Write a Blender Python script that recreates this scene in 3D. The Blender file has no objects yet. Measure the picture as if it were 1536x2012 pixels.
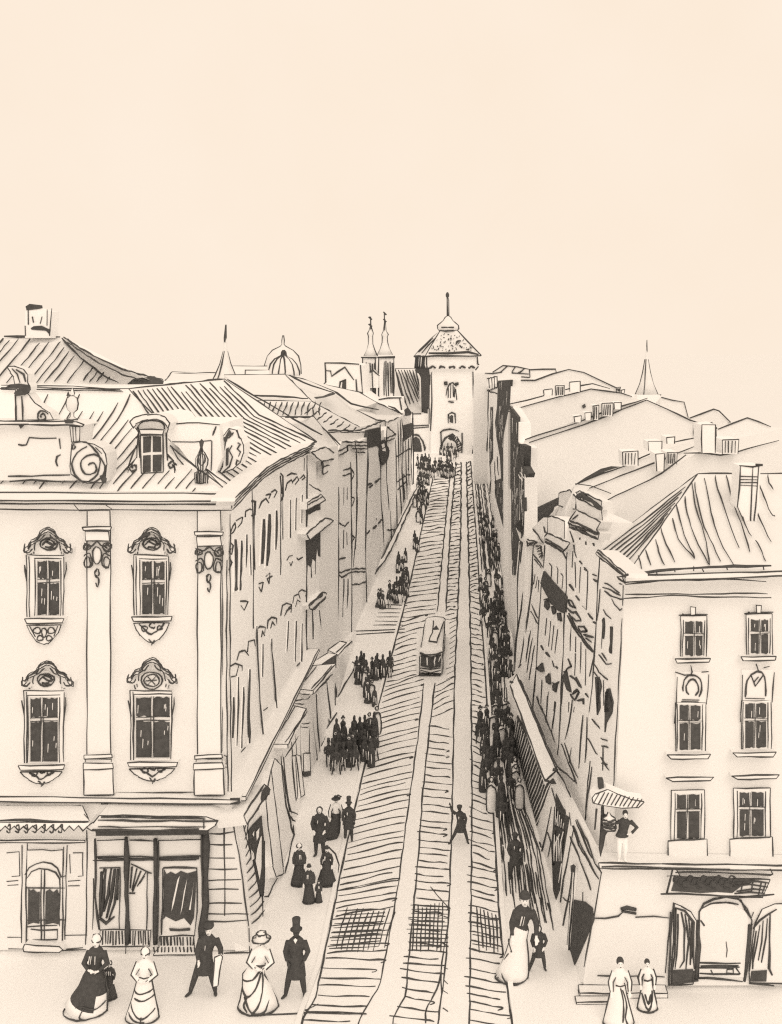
import bpy, math, random
from mathutils import Vector as V
from mathutils.geometry import tessellate_polygon
R = random.Random(7)
S = bpy.context.scene
COL = S.collection
F, VX, VY, H = 2000.0, 916.0, 690.0, 17.0
EYE = V((0, 0, H))

# ------------------------------------------------------------------ materials
def mat(name, col, var=.04, scale=1.5, rough=.9, bump=0.0, bscale=20., detail=4):
    m = bpy.data.materials.new(name); m.use_nodes = True
    nt = m.node_tree; b = nt.nodes['Principled BSDF']
    b.inputs['Roughness'].default_value = rough
    b.inputs['Specular IOR Level'].default_value = .1
    tc = nt.nodes.new('ShaderNodeTexCoord')
    n = nt.nodes.new('ShaderNodeTexNoise'); n.inputs['Scale'].default_value = scale
    n.inputs['Detail'].default_value = detail; n.inputs['Roughness'].default_value = .65
    nt.links.new(tc.outputs['Object'], n.inputs['Vector'])
    r = nt.nodes.new('ShaderNodeValToRGB')
    r.color_ramp.elements[0].position = .32; r.color_ramp.elements[1].position = .68
    r.color_ramp.elements[0].color = (*[c*(1-var) for c in col], 1)
    r.color_ramp.elements[1].color = (*[min(.978, c*(1+var)) for c in col], 1)
    nt.links.new(n.outputs['Fac'], r.inputs['Fac']); nt.links.new(r.outputs['Color'], b.inputs['Base Color'])
    if bump:
        n2 = nt.nodes.new('ShaderNodeTexNoise'); n2.inputs['Scale'].default_value = bscale
        nt.links.new(tc.outputs['Object'], n2.inputs['Vector'])
        bp = nt.nodes.new('ShaderNodeBump'); bp.inputs['Strength'].default_value = bump
        bp.inputs['Distance'].default_value = .02
        nt.links.new(n2.outputs['Fac'], bp.inputs['Height']); nt.links.new(bp.outputs['Normal'], b.inputs['Normal'])
    return m

PAPER = mat('pale_plaster', (.972, .971, .969), .012, .9)  # kept extra white to make up for shade in the street
STONE = mat('pale_stone', (.885, .884, .882), .012, .6)
TILE = mat('pale_tile', (.86, .859, .857), .015, 1.2)
CLOTH = mat('white_cloth', (.95, .948, .945), .012, 6)
INK = mat('dark_ink', (.09, .09, .09), .22, 7., detail=8)
COAT = mat('dark_cloth', (.084, .084, .084), .2, 14., detail=8)
LAND = mat('pale_land', (.838, .838, .838), .006, .02)
MS = [PAPER, INK, STONE, TILE, CLOTH, COAT, LAND, mat('darkened_front_plaster', (.872, .871, .869), .012, .7), mat('pale_paving', (.972, .971, .969), .01, .5)]  # sunlit fronts get darker plaster, shaded street paving lighter, to even the light
P_, I_, S_, T_, C_, D_, G_, W_, K_ = range(9)

# ------------------------------------------------------------------ planes
def ray(px, py): return V(((px-VX)/F, 1, (VY-py)/F))
class Pl:
    def __init__(s, p0, n):
        s.p = V(p0); s.n = V(n).normalized()
        if s.n.dot(EYE-s.p) < 0: s.n = -s.n
    def __call__(s, px, py, d=0.):
        r = ray(px, py); t = (s.p+s.n*d-EYE).dot(s.n)/r.dot(s.n)
        return EYE+r*t
def front(Y): return Pl((0, Y, 0), (0, -1, 0))
def side(x0, y0, x1, y1): return Pl((x0, y0, 0), (y1-y0, x0-x1, 0))
def tri(a, b, c): return Pl(a, (V(b)-V(a)).cross(V(c)-V(a)))
def ground(z=0.): return Pl((0, 0, z), (0, 0, 1))
def at(px, py, Y): return EYE+ray(px, py)*Y
GR = ground(0)

ZO = dict(Z1=(0,560,3.2), Z2=(0,960,3.2), Z3=(0,1400,3.072), Z4=(400,580,2.56), Z5=(960,660,2.6667), Z6=(960,1180,2.6667),
          Z7=(900,1560,2.415), Z8=(420,1100,3.072), A=(560,1560,3.413), B=(780,840,5.03), C=(780,1180,4.79), D=(780,560,5.486),
          E=(440,1480,4.024), F=(440,840,4.374), G=(600,700,5.296), H=(980,960,4.574), P=(0,0,1.))
def L(txt, z='P'):
    """'x y x y; x y ...' in a zoomed window's pixels -> lists of picture pixels"""
    ox, oy, s = ZO[z]; out = []
    for part in txt.split(';'):
        v = [float(t) for t in part.replace(',', ' ').split()]
        if len(v) >= 4: out.append([(ox+v[i]/s, oy+v[i+1]/s) for i in range(0, len(v)-1, 2)])
    return out
def L1(txt, z='P'): return L(txt, z)[0]
def inside(p, poly):
    x, y = p; c = False; j = len(poly)-1
    for i in range(len(poly)):
        (xi, yi), (xj, yj) = poly[i], poly[j]
        if (yi > y) != (yj > y) and x < (xj-xi)*(y-yi)/(yj-yi)+xi: c = not c
        j = i
    return c
def smooth(pts, n=4, closed=False):
    if len(pts) < 3: return list(pts)
    g = (lambda i: pts[i % len(pts)]) if closed else (lambda i: pts[max(0, min(len(pts)-1, i))])
    out = []
    for i in range(len(pts) if closed else len(pts)-1):
        a, b, c, d = g(i-1), g(i), g(i+1), g(i+2)
        for k in range(n):
            t = k/n
            out.append(tuple(.5*(2*b[q]+(c[q]-a[q])*t+(2*a[q]-5*b[q]+4*c[q]-d[q])*t*t+(3*b[q]-a[q]-3*c[q]+d[q])*t**3) for q in range(len(b))))
    out.append(tuple(pts[0] if closed else pts[-1]))
    return out
def lerp(a, b, t): return a+(b-a)*t
def along(poly, t):
    n = [math.dist(poly[i], poly[i+1]) for i in range(len(poly)-1)]; T = sum(n)*t
    for i, q in enumerate(n):
        if T <= q or i == len(n)-1:
            u = T/q if q else 0
            return tuple(lerp(poly[i][k], poly[i+1][k], u) for k in range(len(poly[0])))
        T -= q
def circle(cx, cy, rx, ry=None, a0=0, a1=360, n=14):
    ry = ry or rx
    return [(cx+rx*math.cos(math.radians(lerp(a0, a1, i/n))), cy-ry*math.sin(math.radians(lerp(a0, a1, i/n)))) for i in range(n+1)]
def spiral(cx, cy, r, turns, a0=0, n=26, inner=.15):
    return [(cx+lerp(r, r*inner, i/n)*math.cos(math.radians(a0+360*turns*i/n)), cy-lerp(r, r*inner, i/n)*math.sin(math.radians(a0+360*turns*i/n))) for i in range(n+1)]

# ------------------------------------------------------------------ mesh builder
class M:
    def __init__(s, uu=None): s.v = []; s.f = []; s.m = []; s.sm = []; s.uu = uu
    def add(s, vs, fs, m=0, sm=False):
        o = len(s.v); s.v += [tuple(p) for p in vs]
        for f in fs: s.f.append([o+i for i in f]); s.m.append(m); s.sm.append(sm)
    def poly(s, pts, m=P_): s.add(pts, [list(range(len(pts)))], m)
    # an inked line: a thin bead standing on the surface
    def line(s, pts, w=1., jit=.6, taper=True, closed=False, m=I_):
        pts = [V(p) for p in pts]
        if len(pts) < 2: return
        if closed and (pts[0]-pts[-1]).length > 1e-5: pts.append(pts[0].copy())
        q = []
        for a, b in zip(pts, pts[1:]):
            d = (b-a).length; u = s.uu or max(.3, (a.y+b.y)/2)/F
            n = max(1, min(14, int(d/u/22)))
            for k in range(n): q.append(a.lerp(b, k/n))
        q.append(pts[-1]); n = len(q)
        base = len(s.v); ph = R.random()*9; ph2 = R.random()*9; last = None
        for i, p in enumerate(q):
            t = q[min(n-1, i+1)]-q[max(0, i-1)]
            if t.length < 1e-7: t = last or V((0, 0, 1))
            t.normalize(); last = t
            u = s.uu or max(.3, p.y)/F
            ref = V((0, -1, .45)).normalized() if s.uu else (EYE-p).normalized()
            a = t.cross(ref)
            if a.length < 1e-4: a = t.cross(V((1, .3, .2)))
            a.normalize(); b = a.cross(t).normalized()
            if not (closed and i in (0, n-1)):
                p = p+a*(jit*u*(math.sin(i*1.3+ph)+.6*math.sin(i*2.9+ph2)))
            r = w*1.28*u*(1+.24*math.sin(i*.9+ph2)+.12*math.sin(i*2.3+ph))
            if taper and not closed and i in (0, n-1): r *= .65
            s.v += [tuple(p+a*r), tuple(p+b*r*.8), tuple(p-a*r), tuple(p-b*r*.8)]
        for i in range(n-1):
            o = base+4*i
            for k in range(4):
                s.f.append([o+k, o+(k+1) % 4, o+4+(k+1) % 4, o+4+k]); s.m.append(m); s.sm.append(True)
        e = base+4*(n-1)
        s.f += [[base+3, base+2, base+1, base], [e, e+1, e+2, e+3]]; s.m += [m, m]; s.sm += [False, False]
    def st(s, pl, px, d=.01, w=1., jit=.6, closed=False, sm=0, m=I_):
        if sm: px = smooth(px, sm, closed)
        s.line([pl(x, y, d) for x, y in px], w, jit, closed=closed, m=m)
    def sts(s, pl, txt, z='P', d=.01, w=1., sm=0, jit=.6, m=I_):
        for p in L(txt, z): s.st(pl, p, d, w, jit, sm=sm, m=m)
    def fill(s, pl, px, d=.012, m=I_): s.poly([pl(x, y, d) for x, y in px], m)
    # a slab standing proud of a plane, outlined along its front edges
    def slab(s, pl, px, d0=-.05, d1=.06, m=P_, ink=1., skip=(), jit=.6, back=False):
        f = [pl(x, y, d1) for x, y in px]; b = [p-pl.n*(d1-d0) for p in f]; n = len(f)
        fs = [list(range(n))]+[[i, n+i, n+(i+1) % n, (i+1) % n] for i in range(n)]
        if back: fs.append(list(range(2*n-1, n-1, -1)))
        s.add(f+b, fs, m)
        if ink:
            for i in range(n):
                if i in skip: continue
                s.line([f[i]+pl.n*.004, f[(i+1) % n]+pl.n*.004], ink, jit)
    def hatch(s, pl, poly, ang, gap, d=.01, w=1., curve=0., jit=.5, keep=1., var=.25, trim=.06):
        cx = sum(p[0] for p in poly)/len(poly); cy = sum(p[1] for p in poly)/len(poly)
        rad = max(math.dist((cx, cy), p) for p in poly)
        ux, uy = math.cos(math.radians(ang)), -math.sin(math.radians(ang)); nx, ny = -uy, ux
        t = -rad
        while t < rad:
            if R.random() <= keep:
                run = []; N = 60; tj = R.uniform(-var, var)*gap; runs = []
                for k in range(N+1):
                    q = lerp(-rad, rad, k/N); c = curve*((q/rad)**2)*rad
                    p = (cx+nx*(t+tj+c)+ux*q, cy+ny*(t+tj+c)+uy*q)
                    if inside(p, poly): run.append(p)
                    elif run: runs.append(run); run = []
                if run: runs.append(run)
                for r_ in runs:
                    if len(r_) > 3:
                        a = int(R.random()*trim*len(r_)); b = len(r_)-int(R.random()*trim*len(r_))
                        r_ = r_[a:b]
                        if len(r_) > 2: s.st(pl, r_[::max(1, len(r_)//5)]+[r_[-1]], d, w*R.uniform(.8, 1.15), jit)
            t += gap*R.uniform(1-var, 1+var)
    def box(s, lo, hi, m=P_, ink=1., edges=None):
        x0, y0, z0 = lo; x1, y1, z1 = hi
        vs = [V((x, y, z)) for z in (z0, z1) for y in (y0, y1) for x in (x0, x1)]
        s.add(vs, [[0,1,5,4],[1,3,7,5],[3,2,6,7],[2,0,4,6],[4,5,7,6],[2,3,1,0]], m)
        if ink:
            for a, b in ((0,1),(1,5),(5,4),(4,0),(1,3),(3,7),(7,5),(2,6),(6,7),(6,4),(0,2),(2,3)):
                s.line([vs[a], vs[b]], ink)
    # a house block: roof outline given as picture point + depth, walls straight down
    def block(s, t, z=0, m=P_, ink=(), w=1., street=0):
        if street < 0: t = [(x, y, max(Y, street*F/(x-VX)+.35)) if x < VX-30 else (x, y, Y) for x, y, Y in t]
        if street > 0: t = [(x, y, max(Y, street*F/(x-VX)+.35)) if x > VX+10 else (x, y, Y) for x, y, Y in t]
        tp = [at(*p) for p in t]; n = len(tp)
        tris = tessellate_polygon([[V((p[0], p[1], 0)) for p in t]])
        for f in tris: s.add([tp[i] for i in f], [[0, 1, 2]], m)
        for i in range(n):
            a, b = tp[i], tp[(i+1) % n]; s.add([a, b, V((b.x, b.y, z)), V((a.x, a.y, z))], [[0, 1, 2, 3]], m)
        for e in ink: s.line([tp[i] for i in e], w)
        return tp
    # solid from top polygon dropped straight down to z
    def prism(s, top, z, m=P_, ink=1., bottom=False):
        top = [V(p) for p in top]; n = len(top); low = [V((p.x, p.y, z)) for p in top]
        s.add(top+low, [list(range(n))]+[[i, n+i, n+(i+1) % n, (i+1) % n] for i in range(n)], m)
        if ink:
            for i in range(n): s.line([top[i], top[(i+1) % n]], ink); s.line([top[i], low[i]], ink)
    def lathe(s, c, prof, m=P_, seg=20, ink=1., mer=(), rings=(), sq=1.):
        """c = foot point; prof = [(r, z)]"""
        c = V(c); n = len(prof); vs = []
        P = lambda r, z, a: c+V((r*math.cos(a), r*sq*math.sin(a), z))
        for r, z in prof: vs += [P(r, z, 2*math.pi*k/seg) for k in range(seg)]
        fs = [[i*seg+k, i*seg+(k+1) % seg, (i+1)*seg+(k+1) % seg, (i+1)*seg+k] for i in range(n-1) for k in range(seg)]
        fs += [list(range(seg))[::-1], list(range((n-1)*seg, n*seg))]
        s.add(vs, fs, m, True)
        for a in mer: s.line([P(r*1.01, z, math.radians(a)) for r, z in prof], ink)
        for i in rings: s.line([P(prof[i][0]*1.01, prof[i][1], 2*math.pi*k/24) for k in range(24)], ink, closed=True)
    def tube(s, chain, m=P_, seg=10, cap=True, sm=True):
        """chain = [(point, rx, ry)]"""
        n = len(chain); base = len(s.v)
        for i, (p, rx, ry) in enumerate(chain):
            p = V(p); t = V(chain[min(n-1, i+1)][0])-V(chain[max(0, i-1)][0]); t.normalize()
            ref = V((1, 0, 0)) if abs(t.x) < .9 else V((0, 1, 0))
            b = t.cross(ref).normalized(); a = b.cross(t).normalized()
            for k in range(seg):
                g = 2*math.pi*k/seg
                s.v.append(tuple(p+a*rx*math.cos(g)+b*ry*math.sin(g)))
        for i in range(n-1):
            for k in range(seg):
                s.f.append([base+i*seg+k, base+i*seg+(k+1) % seg, base+(i+1)*seg+(k+1) % seg, base+(i+1)*seg+k]); s.m.append(m); s.sm.append(sm)
        if cap:
            s.f += [list(range(base+seg-1, base-1, -1)), list(range(base+(n-1)*seg, base+n*seg))]; s.m += [m, m]; s.sm += [False, False]
    def mesh(s, name):
        me = bpy.data.meshes.new(name); me.from_pydata(s.v, [], s.f)
        used = sorted(set(s.m)) or [0]
        for i in used: me.materials.append(MS[i])
        ix = {u: k for k, u in enumerate(used)}
        me.polygons.foreach_set('material_index', [ix[i] for i in s.m])
        me.polygons.foreach_set('use_smooth', s.sm)
        me.update(); return me
    def build(s, name, parent=None, **k):
        if not s.f: return None
        me = s.mesh(name)
        loc = V((0, 0, 0))
        o = bpy.data.objects.new(name, me); COL.objects.link(o)
        if parent is not None:
            o.parent = parent; o.matrix_parent_inverse = inv(parent)
        tag(o, **k); return o
def inv(p):
    from mathutils import Matrix
    return Matrix.Translation(-p.location)
def tag(o, label=None, cat=None, group=None, kind=None):
    if label: o['label'] = label
    if cat: o['category'] = cat
    if group: o['group'] = group
    if kind: o['kind'] = kind
    return o
def thing(name, loc, label, cat, group=None):
    o = bpy.data.objects.new(name, None); COL.objects.link(o); o.location = loc; o.empty_display_size = .3
    return tag(o, label, cat, group)
# ================================================================== ground
m = M(); m.add([(-30, -60, 0), (30, -60, 0), (30, 178, 0), (-30, 178, 0)], [[0, 1, 2, 3]], K_); m.build('ground', kind='structure')
m = M(); o_ = [(-2500, -300, -.02), (2500, -300, -.02), (2500, 5000, -.02), (-2500, 5000, -.02)]; m.add(o_, [[0, 1, 2, 3]], G_); m.build('terrain', kind='structure')
LA = L1('430 2500 560 2160 596 2000 605 1985 620 1960 655 1790 668 1720 690 1620 745 1380 800 1170 830 1030 851 935 858 900')
LB = L1('610 2500 690 2160 704 2005 722 1975 745 1938 757 1880 768 1820 782 1740 800 1600 822 1440 833 1340 858 1212 870 1080 884 935 888 905')
MA = L1('680 2500 755 2160 773 1995 785 1978 797 1955 802 1890 808 1830 822 1680 830 1560 845 1420 856 1330 875 1215 885 1030 896 905')
MB = L1('810 2500 850 2160 860 2010 875 1900 882 1780 888 1600 893 1330 898 1220 905 1050 906 905')
RA_ = L1('922 2500 922 2160 922 2010 926 1700 927 1560 925 1300 922 1150 916 905')
RB_ = L1('1065 2500 1020 2160 1005 2005 990 1900 980 1790 975 1700 967 1560 952 1300 945 1200 938 1080 925 905')
GZ = ground(.012); GK = ground(.02)
def yx(poly, y):
    for (x0, y0), (x1, y1) in zip(poly, poly[1:]):
        if (y0-y)*(y1-y) <= 0 and y0 != y1: return lerp(x0, x1, (y-y0)/(y1-y0))
    return poly[0][0] if y > poly[0][1] else poly[-1][0]
m = M(); ra = LA; rb = RB_
ys_ = [2500, 2160, 2000, 1900, 1800, 1700, 1600, 1500, 1400, 1300, 1200, 1120, 1050, 1000, 960, 930, 905]
Lp = [GR(yx(LA, y), y) for y in ys_]; Rp = [GR(yx(RB_, y), y) for y in ys_]
for p in Lp+Rp: p.z = .006
n = len(ys_); m.add(Lp+Rp, [[i, i+1, n+i+1, n+i] for i in range(n-1)], K_)
for e, w in ((LA, 1.35), (LB, 1.), (MA, 1.15), (MB, 1.15), (RA_, 1.2), (RB_, 1.5)):
    run = [(yx(e, y), y) for y in range(2490, 904, -14)]
    if e in (LB, MA): 
        m.st(GZ, [q for q in run if q[1] > 1338], 0, w); m.st(GZ, [q for q in run if q[1] < 1212], 0, w)
    else: m.st(GZ, run, 0, w)
# paving rows
def rows(A_, B_, y0, y1, gap, tilt, w=1.05, over=0, hook=.4, lim=None):
    y = y0
    while y > y1:
        s_ = (y-VY)/1300; g = gap*.84*(.42+.58*s_)*R.uniform(.75, 1.25)
        t = tilt(y) if callable(tilt) else tilt
        x0 = yx(A_, y)+R.uniform(-2, 5)*s_-over*R.uniform(0, 1)*s_; x1 = yx(B_, y)-R.choice((0, 0, 2, 8, 16))*s_
        if lim: x1 = min(x1, lim(y))
        if x1-x0 > 5:
            pts = [(x0, y+t*.5), (lerp(x0, x1, .35), y+t*.12+R.uniform(-2, 2)), (lerp(x0, x1, .75), y-t*.3+R.uniform(-1.5, 1.5)), (x1, y-t*.5)]
            if R.random() < hook*.5: pts += [(x1+2*s_, y-t*.5+3*s_), (x1-7*s_, y-t*.5+6*s_)]
            m.st(GZ, smooth(pts, 2), 0, w*R.uniform(.85, 1.25)*(1.15 if s_ > .75 else 1))
        y -= g
rows(LA, LB, 2480, 1875, 19, -3); rows(LA, LB, 1870, 1730, 17, lambda y: 6+14*(y < 1800)); rows(LA, LB, 1738, 1335, 19.5, 24); rows(LA, LB, 1333, 1215, 20, 14, lim=lambda y: 818 if y > 1240 else 838); rows(LA, LB, 1210, 1040, 18.5, 8); rows(LA, LB, 1040, 940, 12, 5, .95)
rows(MA, MB, 2480, 1900, 19.5, -11, over=16); rows(MA, MB, 1895, 1780, 17, -5, over=14); rows(MA, MB, 1780, 1420, 20, -6, over=7); rows(MA, MB, 1400, 1335, 20, 18, .95); rows(MA, MB, 1215, 908, 14.5, 3)
for y in range(1330, 1215, -10): m.st(GZ, [(yx(MB, y)-R.uniform(10, 18), y+5), (yx(MB, y)-2, y-2)], 0, 1.)
rows(RA_, RB_, 2480, 1700, 21, -13, over=12); rows(RA_, RB_, 1700, 1430, 21, -14, over=9); rows(RA_, RB_, 1425, 1160, 19, -6); rows(RA_, RB_, 1160, 908, 14, 5)
# the crossing: rows crossed the other way
for k in range(10): x = 668+k*10.5; m.st(GZ, smooth([(x+14, 1788+R.uniform(-6, 6)), (x, 1830), (x-8, 1862+R.uniform(-6, 10))], 2), 0, 1.)
for k in range(10): y = 1786+k*8.2; m.st(GZ, [(yx(LA, y)+6, y+4), (700, y+2), (758-k*1.5, y-1+R.uniform(-2, 2))], 0, 1.)
for k in range(8): x = 812+k*8; m.st(GZ, [(x+2, 1775+R.uniform(-4, 8)), (x, 1820), (x-2, 1866+R.uniform(-8, 6))], 0, 1.05)
for k in range(11): y = 1778+k*8.; m.st(GZ, [(803+R.uniform(-3, 8), y), (840, y+1), (880, y+2)], 0, 1.)
for k in range(6): x = 936+k*7.5; m.st(GZ, smooth([(x, 1782+k*3), (x+3, 1830), (x+5, 1868+R.uniform(-8, 6))], 2), 0, 1.2)
for k in range(4): y = 1800+k*18; m.st(GZ, [(928, y), (950, y+4), (978, y+9)], 0, 1.)
m.st(GZ, smooth([(872, 1870), (862, 1930), (850, 1960), (838, 1980), (836, 2010)], 3), 0, 1.2); m.st(GZ, smooth([(846, 1742), (866, 1768), (882, 1790), (874, 1850), (866, 1910), (868, 1960)], 3), 0, .9)
for y in (1800, 1836, 1852, 1900, 1926, 1944, 1980): m.st(GZ, [(872+R.uniform(-6, 4), y), (880, y+R.uniform(3, 9))], 0, 1.4)
m.sts(GZ, '500 1994 560 1992 605 1990 720 1992; 586 1986 606 1984; 592 1988 625 1972', w=1.1)
m.build('road', kind='structure')
# kerbs: a low stone edge on each side of the carriageway
for e, sg in ((LA, -1), (RB_, 1)):
    m = M(); q = [GR(yx(e, y), y) for y in ys_]
    for a, b in zip(q, q[1:]):
        o = V((sg*.16, 0, 0)); h_ = V((0, 0, .1)); g_ = V((sg*.03, 0, 0))
        m.add([a+g_, b+g_, b+o, a+o, a+g_+h_, b+g_+h_, b+o+h_, a+o+h_], [[4, 5, 6, 7], [0, 1, 5, 4], [2, 3, 7, 6]], K_)
    m.build('kerb', kind='structure')
# left pavement details
m = M(); pv = [GR(x, y) for x, y in L1('596 2000 655 1790 745 1380 800 1170 851 935 812 935 700 1240 620 1516 517 1815 480 2000')]
for p in pv: p.z = .004
m.poly(pv, K_)
g = GK
for k in range(6): m.st(g, [(735+k*2.2+R.uniform(-2, 2), 1228-k*8), (792+k*1.5, 1229-k*8+R.uniform(-1, 1))], 0, 1.)
m.sts(g, '690 1240 730 1239 795 1236; 693 1247 740 1244 795 1242; 692 1300 700 1306 664 1368; 620 1466 648 1420 662 1400', w=1.1)
m.sts(g, '560 1716 577 1640 574 1600', w=1.)
m.build('pavement', kind='structure')
# raised walk along the last left houses
m = M(); g1 = ground(.5)
w0 = L1('706 1160 760 1095 800 1010 845 915'); 
a = [g1(x, y) for x, y in w0]
for p, q in zip(a, a[1:]):
    m.add([p, q, q+V((-.35, 0, 0)), p+V((-.35, 0, 0)), V((p.x, p.y, 0)), V((q.x, q.y, 0))], [[0, 1, 2, 3], [4, 5, 1, 0]], K_)
m.st(g1, smooth(w0, 3), .01, 1.2); m.line([p+V((-.35, 0, .01)) for p in a], 1.1)
tag(m.build('low_wall'), 'low curved parapet wall running from the pilaster house towards the gate', 'wall')
# right pavement, hatched with long strokes for paving lines and painted shade
m = M(); pv = L1('1005 2005 980 1790 967 1560 952 1300 938 1080 925 905 955 905 1000 1200 1002 1400 1032 1585 1061 1659 1078 1759 1115 1924 1120 2005')
pp = [GR(x, y) for x, y in pv]
for p in pp: p.z = .004
m.poly(pp, K_)
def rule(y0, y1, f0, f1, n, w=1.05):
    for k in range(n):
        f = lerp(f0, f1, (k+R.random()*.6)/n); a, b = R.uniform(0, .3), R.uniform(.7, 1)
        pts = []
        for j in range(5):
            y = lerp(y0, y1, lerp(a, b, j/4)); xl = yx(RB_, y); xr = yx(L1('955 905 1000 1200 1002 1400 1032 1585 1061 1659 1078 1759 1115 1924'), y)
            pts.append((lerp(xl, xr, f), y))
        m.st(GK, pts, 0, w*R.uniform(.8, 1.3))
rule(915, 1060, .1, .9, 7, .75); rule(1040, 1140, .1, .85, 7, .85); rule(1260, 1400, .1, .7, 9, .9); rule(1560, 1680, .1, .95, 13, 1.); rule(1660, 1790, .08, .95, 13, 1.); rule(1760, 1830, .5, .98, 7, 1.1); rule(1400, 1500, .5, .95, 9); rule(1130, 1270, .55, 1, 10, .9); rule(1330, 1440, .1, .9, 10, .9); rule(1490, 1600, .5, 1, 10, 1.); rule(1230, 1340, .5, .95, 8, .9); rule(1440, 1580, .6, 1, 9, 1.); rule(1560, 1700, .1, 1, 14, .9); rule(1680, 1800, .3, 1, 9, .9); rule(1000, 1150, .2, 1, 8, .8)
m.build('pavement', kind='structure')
# ================================================================== the corner palace on the left
PF = front(28.94); kf = 28.94/F
XW = -6.77                                   # street wall
PS = side(XW, 28.94, XW, 43.3)
pal = thing('corner_palace', (-12, 29, 0), 'ornate corner palace with pilasters, scrolled attic gable and hatched mansard roof', 'building')

def zf(y, Y=28.94): return H-(y-VY)*Y/F
# --- walls
m = M()
b0 = [PF(-260, 985), PF(448, 985), PF(448, 1580), PF(-260, 1580)]
m.add(b0, [[0, 1, 2, 3]], W_)
back = V((0, 14.3, 0))
m.add([b0[1], b0[1]+back, b0[2]+back, b0[2]], [[0, 1, 2, 3]], P_)
m.add([b0[0], b0[0]+back, b0[3]+back, b0[3]], [[3, 2, 1, 0]], P_)
m.add([b0[1]+back, b0[0]+back, b0[3]+back, b0[2]+back], [[0, 1, 2, 3]], P_)
m.sts(PF, '436 1008 437 1240 435 1380 437 1490; 446 1100 445 1330 447 1500 448 1555; 452 1010 452 1300 455 1555')
m.sts(PF, '8 1558 100 1557 168 1560 300 1557 380 1557; 8 1562 166 1563 300 1566 372 1566', w=.9)
m.sts(PF, '300 1578 380 1575 446 1577', w=1.3)
# street side: bay lines, window hoods and dark slits
m.sts(PS, '495 960 497 1040 498 1150 497 1235; 499 990 500 1120; 552 935 551 1040 551 1130; 556 940 555 1060; 603 895 603 1000 602 1200 603 1380; 598 900 597 925')
m.sts(PS, '494 985 500 985 500 1012 494 1013; 551 930 555 935 555 975 551 985; 550 935 553 970', w=2.2)
side_slits = ['462 1060 464 1140 462 1160;2.6', '475 1062 473 1120 472 1160;1.8', '485 1050 484 1115;1', '492 1070 493 1130;1',
              '518 1020 514 1108;3', '529 1010 524 1112;3', '543 1003 542 1080;1.7', '571 982 570 1057;1', '582 978 581 1042;1', '594 972 593 1028;1',
              '459 1370 457 1450;2', '469 1330 466 1465;1', '491 1315 489 1380 490 1460;1.6', '479 1350 475 1470;1.3', '505 1230 508 1330 518 1460;1', '517 1265 516 1330;1.2',
              '534 1255 536 1300 545 1400;1', '567 1220 564 1280;1.1', '582 1220 580 1300;1', '594 1225 592 1310;1']
hoods = ['F: 50 935 60 890 75 850 95 820 100 860 80 900 62 915', 'F: 105 800 160 770 150 820 120 860', 'F: 180 770 185 720 225 700 240 710', 'F: 300 695 320 640 360 610 385 650',
         'F: 360 580 400 570 385 610', 'F: 405 555 440 535 455 550 430 600', 'F: 525 540 540 480 580 450 590 480', 'F: 540 415 580 395 628 400', 'F: 585 470 630 420 640 450 610 490',
         'F: 650 440 685 410 695 430 670 450', 'F: 300 1340 335 1330 320 1410 300 1370', 'F: 360 1280 395 1250 385 1340 370 1300 415 1275', 'F: 140 1490 205 1495 175 1570 145 1530',
         'F: 540 1140 560 1105 590 1100', 'F: 565 1160 575 1185 590 1150', 'F: 625 1120 640 1135 675 1115', 'F: 285 1800 285 1730 310 1710 355 1715 350 1770', 'F: 320 1800 330 1750 350 1790',
         'F: 370 1730 375 1660 410 1630 450 1640 455 1690', 'F: 400 1725 415 1670 440 1700', 'F: 485 1615 500 1530 540 1510 580 1520 575 1590', 'F: 520 1620 540 1570 575 1550',
         'F: 590 1510 600 1450 640 1430 655 1470', 'F: 615 1540 630 1480 655 1500', 'F: 640 1415 670 1395 710 1410 700 1450', 'F: 200 1930 210 1840 260 1825 270 1880', 'F: 110 2000 130 1930 180 1915 215 1960',
         'Z8: 100 640 130 625 170 640 172 670', 'Z8: 105 705 135 700 150 640', 'Z8: 450 290 470 275', 'Z8: 480 730 500 710', 'Z8: 300 910 325 890', 'Z8: 165 1160 190 1130', 'Z8: 500 640 545 600', 'Z8: 345 1040 375 970']
for h in hoods:
    z, t = h.split(':'); m.sts(PS, t, z, w=1.3, jit=.3)
m.build('wall', pal)
for sl in side_slits:
    t, w = sl.split(';'); w = float(w); p = L1(t)
    sm = M(); xs = [q[0] for q in p]; ys = [q[1] for q in p]
    hw = max(2.2, w*1.5)
    sm.slab(PS, [(p[0][0]-hw*.7, p[0][1]), (p[0][0]+hw*.7, p[0][1]-hw), (p[-1][0]+hw*.7, p[-1][1]), (p[-1][0]-hw*.7, p[-1][1]+hw)], -.02, .03, P_, ink=0)
    sm.st(PS, smooth(p, 3), .05, w*1.2); o = sm.build('window', pal)

# --- cornice
m = M()
for (ya, yb, d) in ((968, 984, .62), (984, 990, .42), (990, 1002, .25)):
    m.slab(PF, [(-260, ya-2), (447+d*30, ya+2), (447+d*30, yb+1), (-260, yb-2)], -.1, d, S_, ink=.95)
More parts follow.
